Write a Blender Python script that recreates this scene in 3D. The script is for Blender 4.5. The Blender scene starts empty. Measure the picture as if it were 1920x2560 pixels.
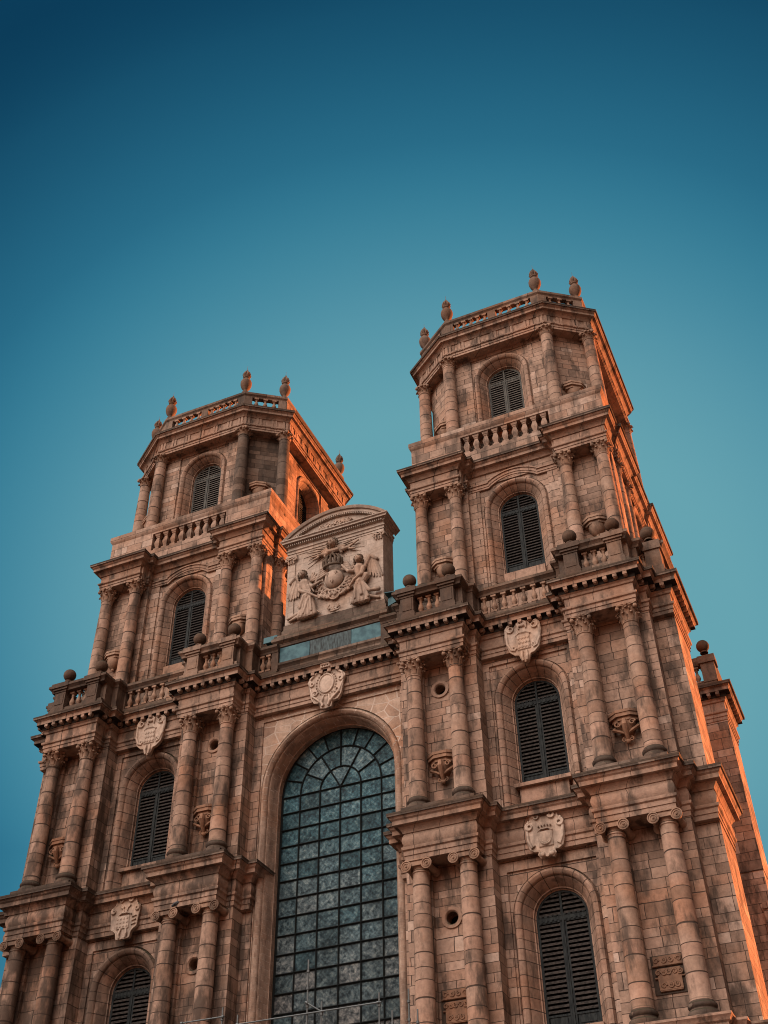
import bpy, bmesh, math, random
from mathutils import Vector, Matrix
R=math.radians; PI=math.pi
random.seed(7)
sc=bpy.context.scene
COL=sc.collection

# ------------------------------------------------------------ camera
CAM=(17.18282,-34.70026,1.6); YAW,PITCH,ROLL,FPX=-0.40393,0.71410,-0.01801,2860.12
cd=bpy.data.cameras.new('camera'); cam=bpy.data.objects.new('camera',cd); COL.objects.link(cam); sc.camera=cam
cd.sensor_fit='VERTICAL'; cd.sensor_height=36.0; cd.lens=FPX/2560*36.0; cd.clip_end=3000
_f=Vector((math.sin(YAW)*math.cos(PITCH),math.cos(YAW)*math.cos(PITCH),math.sin(PITCH)))
_r=Vector((math.cos(YAW),-math.sin(YAW),0)); _u=_r.cross(_f)
_r2=math.cos(ROLL)*_r+math.sin(ROLL)*_u; _u2=-math.sin(ROLL)*_r+math.cos(ROLL)*_u
m=Matrix((_r2,_u2,-_f)).transposed().to_4x4(); m.translation=Vector(CAM); cam.matrix_world=m

# ------------------------------------------------------------ sky and sun
SUN_AZ=R(53)      # degrees behind the facade plane, measured from +x towards +y
SUN_EL=R(8)
world=bpy.data.worlds.new('World'); sc.world=world; world.use_nodes=True
wn=world.node_tree; wn.nodes.clear()
def N(nt,t,**k):
    n=nt.nodes.new(t)
    for a,b in k.items(): setattr(n,a,b)
    return n
def setramp(rn,stops):
    cr=rn.color_ramp
    while len(cr.elements)>1: cr.elements.remove(cr.elements[-1])
    cr.elements[0].position=stops[0][0]; cr.elements[0].color=(*stops[0][1],1)
    for p,c in stops[1:]:
        e=cr.elements.new(p); e.color=(*c,1)
def s2l(*c): return tuple(((v/255+.055)/1.055)**2.4 if v>10 else v/255/12.92 for v in c)
L=wn.links
tc=N(wn,'ShaderNodeTexCoord'); sep=N(wn,'ShaderNodeSeparateXYZ'); L.new(tc.outputs['Generated'],sep.inputs[0])
EXPO=1.5
def WM(op,x,y):
    n=N(wn,'ShaderNodeMath',operation=op)
    for i,v in enumerate((x,y)):
        if isinstance(v,(int,float)): n.inputs[i].default_value=v
        else: L.new(v,n.inputs[i])
    return n.outputs[0]
# brightness of the clear sky as a smooth function of direction: brightest some 35 degrees up on the sun's side
hh=N(wn,'ShaderNodeVectorMath',operation='DOT_PRODUCT'); L.new(tc.outputs['Generated'],hh.inputs[0]); hh.inputs[1].default_value=(0.91952,0.39304,0.0)
zz=WM('MAXIMUM',sep.outputs['Z'],.40); hx_=hh.outputs['Value']
tt=WM('ADD',WM('MULTIPLY',hx_,.6124),-.9403); tt=WM('ADD',tt,WM('MULTIPLY',zz,7.6604)); tt=WM('ADD',tt,WM('MULTIPLY',WM('MULTIPLY',hx_,hx_),-3.4668))
tt=WM('ADD',tt,WM('MULTIPLY',WM('MULTIPLY',zz,zz),-7.0288)); tt=WM('ADD',tt,WM('MULTIPLY',WM('MULTIPLY',zz,hx_),-.3855))
tt=WM('SUBTRACT',WM('MULTIPLY',tt,1.15),.10)
ramp=N(wn,'ShaderNodeValToRGB'); ramp.color_ramp.interpolation='B_SPLINE'
setramp(ramp,[(0.0,s2l(8,58,88)),(0.18,s2l(19,77,107)),(0.45,s2l(40,111,141)),(0.62,s2l(60,133,158)),(0.80,s2l(86,152,172)),(1.0,s2l(108,171,183))])
L.new(tt,ramp.inputs[0])
sk=N(wn,'ShaderNodeVectorMath',operation='SCALE'); L.new(ramp.outputs[0],sk.inputs[0]); sk.inputs[3].default_value=.93/2**EXPO
# unseen warm sky added behind the camera, to light the front
wramp=N(wn,'ShaderNodeValToRGB')
setramp(wramp,[(0.0,(0.05,0.03,0.02)),(0.5,(0.35,0.25,0.19)),(0.58,(0.74,0.57,0.47)),(0.70,(1.06,0.875,0.765)),(0.84,(0.98,0.83,0.75)),(0.93,(0.55,0.46,0.43)),(1.0,(0.05,0.09,0.12))])
mz=N(wn,'ShaderNodeMapRange'); L.new(sep.outputs['Z'],mz.inputs[0]); mz.inputs[1].default_value=-1; mz.inputs[2].default_value=1
L.new(mz.outputs[0],wramp.inputs[0])
# ... shaped into one broad patch high on the left, to model the front
lob=N(wn,'ShaderNodeVectorMath',operation='DOT_PRODUCT'); L.new(tc.outputs['Generated'],lob.inputs[0]); lob.inputs[1].default_value=(-0.26,-0.63,0.73)
lm=N(wn,'ShaderNodeMapRange',interpolation_type='SMOOTHSTEP'); L.new(lob.outputs['Value'],lm.inputs[0]); lm.inputs[1].default_value=0.60; lm.inputs[2].default_value=1.0; lm.inputs[3].default_value=.02; lm.inputs[4].default_value=2.2
wsc=N(wn,'ShaderNodeVectorMath',operation='SCALE'); L.new(wramp.outputs[0],wsc.inputs[0]); L.new(lm.outputs[0],wsc.inputs[3])
my=N(wn,'ShaderNodeMapRange',interpolation_type='SMOOTHSTEP'); L.new(sep.outputs['Y'],my.inputs[0]); my.inputs[1].default_value=0.20; my.inputs[2].default_value=-0.25
mixw=N(wn,'ShaderNodeMix',data_type='RGBA'); L.new(my.outputs[0],mixw.inputs[0]); L.new(sk.outputs[0],mixw.inputs[6]); L.new(wsc.outputs[0],mixw.inputs[7])
# thin glow all round the horizon
mh=N(wn,'ShaderNodeMapRange',interpolation_type='SMOOTHSTEP'); L.new(sep.outputs['Z'],mh.inputs[0]); mh.inputs[1].default_value=0.24; mh.inputs[2].default_value=0.0
mixh=N(wn,'ShaderNodeMix',data_type='RGBA'); L.new(mh.outputs[0],mixh.inputs[0]); L.new(mixw.outputs[2],mixh.inputs[6]); mixh.inputs[7].default_value=(0.13,0.065,0.04,1)
nish=N(wn,'ShaderNodeTexSky',sky_type='NISHITA',sun_disc=False); nish.sun_elevation=SUN_EL; nish.sun_rotation=PI/2-SUN_AZ
bg1=N(wn,'ShaderNodeBackground'); L.new(nish.outputs[0],bg1.inputs[0]); bg1.inputs[1].default_value=0.0006
bg2=N(wn,'ShaderNodeBackground'); L.new(mixh.outputs[2],bg2.inputs[0]); bg2.inputs[1].default_value=1.0
add=N(wn,'ShaderNodeAddShader'); L.new(bg1.outputs[0],add.inputs[0]); L.new(bg2.outputs[0],add.inputs[1])
out=N(wn,'ShaderNodeOutputWorld'); L.new(add.outputs[0],out.inputs[0])

sl=bpy.data.lights.new('sun','SUN'); so=bpy.data.objects.new('sun',sl); COL.objects.link(so)
sl.energy=5.0; sl.angle=R(0.5); sl.color=(1.0,0.31,0.11)
sdir=Vector((math.cos(SUN_AZ)*math.cos(SUN_EL),math.sin(SUN_AZ)*math.cos(SUN_EL),math.sin(SUN_EL)))
so.rotation_euler=sdir.to_track_quat('Z','Y').to_euler(); so.location=(60,60,40)
sc.cycles.filter_width=1.05
sc.view_settings.view_transform='Standard'; sc.view_settings.look='None'; sc.view_settings.gamma=1; sc.view_settings.exposure=EXPO

# ------------------------------------------------------------ materials
def mat(name):
    m_=bpy.data.materials.new(name); m_.use_nodes=True; nt=m_.node_tree; b=nt.nodes['Principled BSDF']; return m_,nt,b
STONE=[(0.0,(.20,.146,.115)),(0.2,(.27,.192,.148)),(0.42,(.325,.23,.175)),(0.62,(.365,.265,.207)),(0.8,(.325,.212,.155)),(1.0,(.46,.36,.295))]
SOFT=[(0,(.27,.19,.145)),(.5,(.33,.232,.178)),(.8,(.34,.222,.165)),(1,(.39,.285,.222))]
DRUM=[(0,(.24,.165,.125)),(.3,(.30,.21,.158)),(.6,(.345,.245,.188)),(.85,(.335,.21,.152)),(1,(.43,.325,.262))]
def stone(name,mode,bw,rh,stops=STONE,mortar=.012,stain=1.0,mcol=(.075,.053,.042),light=1.0,rnd=0.0,bump=.85):
    m_,nt,b=mat(name); l=nt.links
    tc=N(nt,'ShaderNodeTexCoord'); src=tc.outputs['UV'] if mode=='arch' else tc.outputs['Object']
    geo=N(nt,'ShaderNodeNewGeometry'); oi=N(nt,'ShaderNodeObjectInfo')
    sp=N(nt,'ShaderNodeSeparateXYZ'); l.new(src,sp.inputs[0])
    nz=N(nt,'ShaderNodeTexNoise'); nz.inputs['Scale'].default_value=2.3; nz.inputs['Detail'].default_value=3
    l.new(geo.outputs['Position'],nz.inputs['Vector'])
    def math_(op,a,bb):
        n=N(nt,'ShaderNodeMath',operation=op)
        for i,v in enumerate((a,bb)):
            if isinstance(v,(int,float)): n.inputs[i].default_value=v
            else: l.new(v,n.inputs[i])
        return n.outputs[0]
    nn=math_('SUBTRACT',nz.outputs[0],.5)
    if mode=='wall':
        hx=math_('ADD',sp.outputs['X'],sp.outputs['Y']); vz=sp.outputs['Z']
        # uneven course heights
        w1=math_('MULTIPLY',math_('SINE',math_('MULTIPLY',vz,2.7),0),.085); w2=math_('MULTIPLY',math_('SINE',math_('MULTIPLY',vz,6.1),0),.035)
        vz=math_('ADD',math_('ADD',vz,w1),w2)
        hx=math_('ADD',hx,math_('MULTIPLY',math_('SINE',math_('MULTIPLY',hx,3.9),0),.09))
        amp=.035
    elif mode=='drum':
        hx=0.0; vz=math_('ADD',sp.outputs['Z'],math_('MULTIPLY',oi.outputs['Random'],17.3))
        vz=math_('ADD',vz,math_('MULTIPLY',math_('SINE',math_('MULTIPLY',vz,3.3),0),.13)); amp=.02
        hx=math_('ADD',math_('MULTIPLY',oi.outputs['Random'],8),8.0)
    elif mode=='arch':
        hx=0.0; vz=sp.outputs['X']; vz=math_('ADD',vz,math_('MULTIPLY',math_('SINE',math_('MULTIPLY',vz,4.3),0),.05)); amp=.015
        hx=12.0
    else:
        hx=math_('ADD',sp.outputs['X'],sp.outputs['Y']); vz=math_('MULTIPLY',sp.outputs['Z'],1.0); amp=.02
        hx=math_('ADD',hx,math_('MULTIPLY',math_('SINE',math_('MULTIPLY',hx,2.1),0),.25))
    hx=math_('ADD',hx,math_('MULTIPLY',nn,amp)) ; vz=math_('ADD',vz,math_('MULTIPLY',nn,amp))
    cv=N(nt,'ShaderNodeCombineXYZ'); l.new(hx,cv.inputs[0]); l.new(vz,cv.inputs[1])
    br=N(nt,'ShaderNodeTexBrick'); l.new(cv.outputs[0],br.inputs['Vector'])
    br.inputs['Color1'].default_value=(0,0,0,1); br.inputs['Color2'].default_value=(1,1,1,1); br.inputs['Mortar'].default_value=(.5,.5,.5,1)
    br.inputs['Scale'].default_value=1; br.inputs['Mortar Size'].default_value=mortar; br.inputs['Mortar Smooth'].default_value=.25
    br.inputs['Brick Width'].default_value=bw; br.inputs['Row Height'].default_value=rh; br.offset=.43; br.squash=1.35; br.squash_frequency=3
    BC,BF=br.outputs['Color'],br.outputs['Fac']
    if mode=='rubble':
        vm=N(nt,'ShaderNodeMapping'); vm.inputs['Scale'].default_value=(1.7,1,2.5); l.new(geo.outputs['Position'],vm.inputs[0])
        v1=N(nt,'ShaderNodeTexVoronoi',voronoi_dimensions='2D'); v1.inputs['Scale'].default_value=1; v2=N(nt,'ShaderNodeTexVoronoi',voronoi_dimensions='2D',feature='DISTANCE_TO_EDGE'); v2.inputs['Scale'].default_value=1
        vs=N(nt,'ShaderNodeSeparateXYZ'); l.new(vm.outputs[0],vs.inputs[0]); vc=N(nt,'ShaderNodeCombineXYZ'); l.new(vs.outputs['X'],vc.inputs[0]); l.new(vs.outputs['Z'],vc.inputs[1])
        for v_ in (v1,v2): l.new(vc.outputs[0],v_.inputs['Vector']); v_.inputs['Randomness'].default_value=.8
        s1=N(nt,'ShaderNodeSeparateColor'); l.new(v1.outputs['Color'],s1.inputs[0]); BC=s1.outputs[0]; BF=math_('LESS_THAN',v2.outputs['Distance'],.045)
    rp=N(nt,'ShaderNodeValToRGB'); setramp(rp,stops); l.new(BC,rp.inputs[0])
    # per-block mottling
    n2=N(nt,'ShaderNodeTexNoise'); n2.inputs['Scale'].default_value=5.5; n2.inputs['Detail'].default_value=8; n2.inputs['Roughness'].default_value=.68; l.new(geo.outputs['Position'],n2.inputs['Vector'])
    r2=N(nt,'ShaderNodeMapRange'); l.new(n2.outputs[0],r2.inputs[0]); r2.inputs[1].default_value=.3; r2.inputs[2].default_value=.7; r2.inputs[3].default_value=.74*light; r2.inputs[4].default_value=1.22*light
    sc1=N(nt,'ShaderNodeVectorMath',operation='SCALE'); l.new(rp.outputs[0],sc1.inputs[0]); l.new(r2.outputs[0],sc1.inputs[3])
    # rust-coloured drift
    n4=N(nt,'ShaderNodeTexNoise'); n4.inputs['Scale'].default_value=.55; n4.inputs['Detail'].default_value=5; l.new(geo.outputs['Position'],n4.inputs['Vector'])
    r4=N(nt,'ShaderNodeMapRange'); l.new(n4.outputs[0],r4.inputs[0]); r4.inputs[1].default_value=.48; r4.inputs[2].default_value=.72; r4.inputs[3].default_value=0; r4.inputs[4].default_value=.75
    mx4=N(nt,'ShaderNodeMix',data_type='RGBA',blend_type='MULTIPLY'); l.new(r4.outputs[0],mx4.inputs[0]); l.new(sc1.outputs[0],mx4.inputs[6]); mx4.inputs[7].default_value=(.92,.70,.55,1)
    # mortar
    mx=N(nt,'ShaderNodeMix',data_type='RGBA'); l.new(BF,mx.inputs[0]); l.new(mx4.outputs[2],mx.inputs[6]); mx.inputs[7].default_value=(*mcol,1)
    # dark weathering streaks: run down the wall
    mp=N(nt,'ShaderNodeMapping'); mp.inputs['Scale'].default_value=(2.0,2.0,.62); l.new(geo.outputs['Position'],mp.inputs[0])
    n3=N(nt,'ShaderNodeTexNoise'); n3.inputs['Scale'].default_value=1.0; n3.inputs['Detail'].default_value=9; n3.inputs['Roughness'].default_value=.62; l.new(mp.outputs[0],n3.inputs['Vector'])
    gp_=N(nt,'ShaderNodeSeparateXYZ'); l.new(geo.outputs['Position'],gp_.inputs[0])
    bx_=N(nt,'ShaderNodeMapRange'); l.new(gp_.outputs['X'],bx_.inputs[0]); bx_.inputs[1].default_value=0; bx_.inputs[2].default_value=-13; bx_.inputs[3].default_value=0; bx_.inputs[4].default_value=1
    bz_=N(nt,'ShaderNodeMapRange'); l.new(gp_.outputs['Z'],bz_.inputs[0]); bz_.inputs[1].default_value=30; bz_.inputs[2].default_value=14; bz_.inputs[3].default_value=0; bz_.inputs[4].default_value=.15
    n3o=math_('ADD',n3.outputs[0],math_('MULTIPLY',bx_.outputs[0],bz_.outputs[0]))  # heavier towards the lower left, painting in that corner's vignette darkness
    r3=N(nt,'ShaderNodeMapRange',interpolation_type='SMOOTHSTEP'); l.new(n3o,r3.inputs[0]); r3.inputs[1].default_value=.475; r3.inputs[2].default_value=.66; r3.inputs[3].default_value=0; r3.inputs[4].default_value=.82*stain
    mx3=N(nt,'ShaderNodeMix',data_type='RGBA'); l.new(r3.outputs[0],mx3.inputs[0]); l.new(mx.outputs[2],mx3.inputs[6]); mx3.inputs[7].default_value=(.055,.045,.038,1)
    # lichen and soot that settles on the tops of ledges
    gs=N(nt,'ShaderNodeSeparateXYZ'); l.new(geo.outputs['True Normal'],gs.inputs[0])
    r5=N(nt,'ShaderNodeMapRange'); l.new(gs.outputs['Z'],r5.inputs[0]); r5.inputs[1].default_value=.35; r5.inputs[2].default_value=.7
    mx5=N(nt,'ShaderNodeMix',data_type='RGBA'); l.new(r5.outputs[0],mx5.inputs[0]); l.new(mx3.outputs[2],mx5.inputs[6]); mx5.inputs[7].default_value=(.05,.045,.03,1)
    l.new(mx5.outputs[2],b.inputs['Base Color']); b.inputs['Roughness'].default_value=.88
    b.inputs['Specular IOR Level'].default_value=.1
    # relief
    h=math_('SUBTRACT',math_('MULTIPLY',n2.outputs[0],.6),math_('MULTIPLY',BF,.9 if mode!='rubble' else .15))
    h=math_('ADD',h,math_('MULTIPLY',BC,.25))
    bp=N(nt,'ShaderNodeBump'); bp.inputs['Strength'].default_value=bump; bp.inputs['Distance'].default_value=.05; l.new(h,bp.inputs['Height']); l.new(bp.outputs[0],b.inputs['Normal'])
    return m_
M={}
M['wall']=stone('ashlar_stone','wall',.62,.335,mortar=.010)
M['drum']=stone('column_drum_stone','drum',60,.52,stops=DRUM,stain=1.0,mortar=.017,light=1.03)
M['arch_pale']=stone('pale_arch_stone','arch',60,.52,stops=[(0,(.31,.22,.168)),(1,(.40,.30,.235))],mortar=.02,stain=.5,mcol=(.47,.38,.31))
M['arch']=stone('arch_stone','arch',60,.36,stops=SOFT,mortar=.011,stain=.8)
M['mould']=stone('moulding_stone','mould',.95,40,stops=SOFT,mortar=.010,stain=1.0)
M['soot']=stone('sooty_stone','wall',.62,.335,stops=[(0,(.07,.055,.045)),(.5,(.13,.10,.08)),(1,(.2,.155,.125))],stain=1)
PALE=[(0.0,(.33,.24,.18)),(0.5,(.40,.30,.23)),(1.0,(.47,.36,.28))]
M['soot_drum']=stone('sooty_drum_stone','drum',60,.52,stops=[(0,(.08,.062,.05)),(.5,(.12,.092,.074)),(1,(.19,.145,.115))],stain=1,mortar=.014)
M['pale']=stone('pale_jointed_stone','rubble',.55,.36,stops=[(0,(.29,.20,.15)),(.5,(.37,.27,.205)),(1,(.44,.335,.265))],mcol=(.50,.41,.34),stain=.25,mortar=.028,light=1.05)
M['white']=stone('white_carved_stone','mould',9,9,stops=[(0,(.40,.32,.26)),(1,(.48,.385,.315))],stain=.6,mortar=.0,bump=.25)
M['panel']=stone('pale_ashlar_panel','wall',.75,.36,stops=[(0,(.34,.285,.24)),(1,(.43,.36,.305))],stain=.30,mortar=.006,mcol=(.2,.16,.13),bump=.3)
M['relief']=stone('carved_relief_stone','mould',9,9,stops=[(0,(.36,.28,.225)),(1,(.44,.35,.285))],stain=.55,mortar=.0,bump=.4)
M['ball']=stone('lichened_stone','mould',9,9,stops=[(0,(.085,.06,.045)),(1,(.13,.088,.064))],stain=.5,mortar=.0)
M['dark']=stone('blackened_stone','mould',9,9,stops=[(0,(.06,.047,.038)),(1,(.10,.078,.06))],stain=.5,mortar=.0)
def simple(name,c,rough=.6,metal=0,noise=None,scale=6,bump=0,spec=.12):
    m_,nt,b=mat(name); l=nt.links
    b.inputs['Base Color'].default_value=(*c,1); b.inputs['Roughness'].default_value=rough; b.inputs['Metallic'].default_value=metal; b.inputs['Specular IOR Level'].default_value=spec
    if noise:
        g=N(nt,'ShaderNodeNewGeometry'); mp=N(nt,'ShaderNodeMapping'); mp.inputs['Scale'].default_value=noise[1]; l.new(g.outputs['Position'],mp.inputs[0])
        n=N(nt,'ShaderNodeTexNoise'); n.inputs['Scale'].default_value=scale; n.inputs['Detail'].default_value=7; l.new(mp.outputs[0],n.inputs['Vector'])
        r=N(nt,'ShaderNodeValToRGB'); setramp(r,[(.38,c),(.62,noise[0])]); l.new(n.outputs[0],r.inputs[0]); l.new(r.outputs[0],b.inputs['Base Color'])
        if bump:
            bp=N(nt,'ShaderNodeBump'); bp.inputs['Strength'].default_value=bump; bp.inputs['Distance'].default_value=.03; l.new(n.outputs[0],bp.inputs['Height']); l.new(bp.outputs[0],b.inputs['Normal'])
    return m_
M['wood']=simple('weathered_shutter_wood',(.008,.012,.014),.65,0,((.026,.033,.034),(3,3,.6)),5,.3)
M['woodgrey']=simple('bleached_shutter_wood',(.035,.04,.04),.7,0,((.10,.102,.092),(3,3,.5)),6,.3)
M['void2']=simple('near_black_stone',(.022,.017,.014),.95)
M['slat']=simple('worn_louvre_slat',(.020,.019,.018),.7,0,((.052,.046,.042),(3,3,3)),4,.3)
M['slatgrey']=simple('bleached_louvre_slat',(.06,.057,.052),.7,0,((.14,.13,.115),(3,3,3)),4,.3)
M['iron']=simple('black_iron',(.012,.016,.017),.5,.3)
M['void']=simple('dark_interior',(.006,.006,.006),1)
M['zinc']=simple('blue_zinc_sheet',(.03,.085,.108),.5,0,((.06,.15,.178),(1.2,1.2,1.2)),3,.15)
M['zincdark']=simple('tarnished_zinc_sheet',(.015,.022,.024),.5,.1,((.055,.085,.092),(2.4,2.4,.6)),5,.2)
M['steel']=simple('galvanised_steel',(.12,.14,.145),.45,.5)
M['slate']=simple('roof_slate',(.06,.07,.08),.6,0,((.10,.11,.12),(2,2,6)),3,.3)
M['bird']=simple('pigeon_feathers',(.12,.14,.15),.7,0,((.03,.035,.045),(9,9,9)),3)
M['paving']=simple('granite_paving',(.10,.085,.075),.8,0,((.14,.12,.105),(1,1,1)),2,.3)
def glassmat():
    m_,nt,b=mat('leaded_glass'); l=nt.links
    g=N(nt,'ShaderNodeNewGeometry'); sp=N(nt,'ShaderNodeSeparateXYZ'); l.new(g.outputs['Position'],sp.inputs[0])
    n1=N(nt,'ShaderNodeTexNoise'); n1.inputs['Scale'].default_value=7.5; n1.inputs['Detail'].default_value=5; n1.inputs['Roughness'].default_value=.7; l.new(g.outputs['Position'],n1.inputs['Vector'])
    n2=N(nt,'ShaderNodeTexNoise'); n2.inputs['Scale'].default_value=.55; n2.inputs['Detail'].default_value=2; l.new(g.outputs['Position'],n2.inputs['Vector'])
    pr=N(nt,'ShaderNodeAttribute'); pr.attribute_name='pane'
    # teal above painted in for reflected sky, browner low down, random by pane
    zr=N(nt,'ShaderNodeMapRange'); l.new(sp.outputs['Z'],zr.inputs[0]); zr.inputs[1].default_value=20.5; zr.inputs[2].default_value=13.5; zr.inputs[3].default_value=.05; zr.inputs[4].default_value=.75
    ad=N(nt,'ShaderNodeMath',operation='ADD'); l.new(zr.outputs[0],ad.inputs[0])
    m1=N(nt,'ShaderNodeMath',operation='MULTIPLY_ADD'); l.new(pr.outputs['Fac'],m1.inputs[0]); m1.inputs[1].default_value=.7; m1.inputs[2].default_value=-.35; l.new(m1.outputs[0],ad.inputs[1])
    cl=N(nt,'ShaderNodeClamp'); l.new(ad.outputs[0],cl.inputs[0])
    ra=N(nt,'ShaderNodeValToRGB'); setramp(ra,[(.36,(.008,.024,.034)),(.47,(.026,.082,.108)),(.56,(.054,.138,.170)),(.68,(.17,.27,.28))]); l.new(n1.outputs[0],ra.inputs[0])
    rb=N(nt,'ShaderNodeValToRGB'); setramp(rb,[(.38,(.010,.014,.016)),(.5,(.062,.068,.070)),(.66,(.165,.165,.155))]); l.new(n1.outputs[0],rb.inputs[0])
    mx=N(nt,'ShaderNodeMix',data_type='RGBA'); l.new(cl.outputs[0],mx.inputs[0]); l.new(ra.outputs[0],mx.inputs[6]); l.new(rb.outputs[0],mx.inputs[7])
    # diamond lead cames
    a=N(nt,'ShaderNodeMath',operation='ADD'); l.new(sp.outputs['X'],a.inputs[0]); l.new(sp.outputs['Z'],a.inputs[1])
    s=N(nt,'ShaderNodeMath',operation='SUBTRACT'); l.new(sp.outputs['X'],s.inputs[0]); l.new(sp.outputs['Z'],s.inputs[1])
    outs=[]
    for q in (a,s):
        pp=N(nt,'ShaderNodeMath',operation='PINGPONG'); l.new(q.outputs[0],pp.inputs[0]); pp.inputs[1].default_value=.085
        lt=N(nt,'ShaderNodeMath',operation='LESS_THAN'); l.new(pp.outputs[0],lt.inputs[0]); lt.inputs[1].default_value=.010; outs.append(lt)
    mxm=N(nt,'ShaderNodeMath',operation='MAXIMUM'); l.new(outs[0].outputs[0],mxm.inputs[0]); l.new(outs[1].outputs[0],mxm.inputs[1])
    lf=N(nt,'ShaderNodeMath',operation='MULTIPLY'); l.new(mxm.outputs[0],lf.inputs[0]); lf.inputs[1].default_value=.6
    mx2=N(nt,'ShaderNodeMix',data_type='RGBA'); l.new(lf.outputs[0],mx2.inputs[0]); l.new(mx.outputs[2],mx2.inputs[6]); mx2.inputs[7].default_value=(.025,.03,.032,1)
    pv=N(nt,'ShaderNodeTexNoise'); pv.inputs['Scale'].default_value=.9; pv.inputs['Detail'].default_value=2; l.new(g.outputs['Position'],pv.inputs['Vector'])
    pa=N(nt,'ShaderNodeMath',operation='MULTIPLY'); l.new(pr.outputs['Fac'],pa.inputs[0]); pa.inputs[1].default_value=.55
    pb_=N(nt,'ShaderNodeMath',operation='ADD'); l.new(pa.outputs[0],pb_.inputs[0]); l.new(pv.outputs[0],pb_.inputs[1])
    pm=N(nt,'ShaderNodeMapRange'); l.new(pb_.outputs[0],pm.inputs[0]); pm.inputs[1].default_value=.45; pm.inputs[2].default_value=1.05; pm.inputs[3].default_value=.42; pm.inputs[4].default_value=1.35
    fs=N(nt,'ShaderNodeVectorMath',operation='SCALE'); l.new(mx2.outputs[2],fs.inputs[0]); l.new(pm.outputs[0],fs.inputs[3])
    l.new(fs.outputs[0],b.inputs['Base Color']); b.inputs['Roughness'].default_value=.4; b.inputs['Specular IOR Level'].default_value=.06
    bp=N(nt,'ShaderNodeBump'); bp.inputs['Strength'].default_value=.5; bp.inputs['Distance'].default_value=.03; l.new(n1.outputs[0],bp.inputs['Height']); l.new(bp.outputs[0],b.inputs['Normal'])
    return m_
M['glass']=glassmat()

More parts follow.
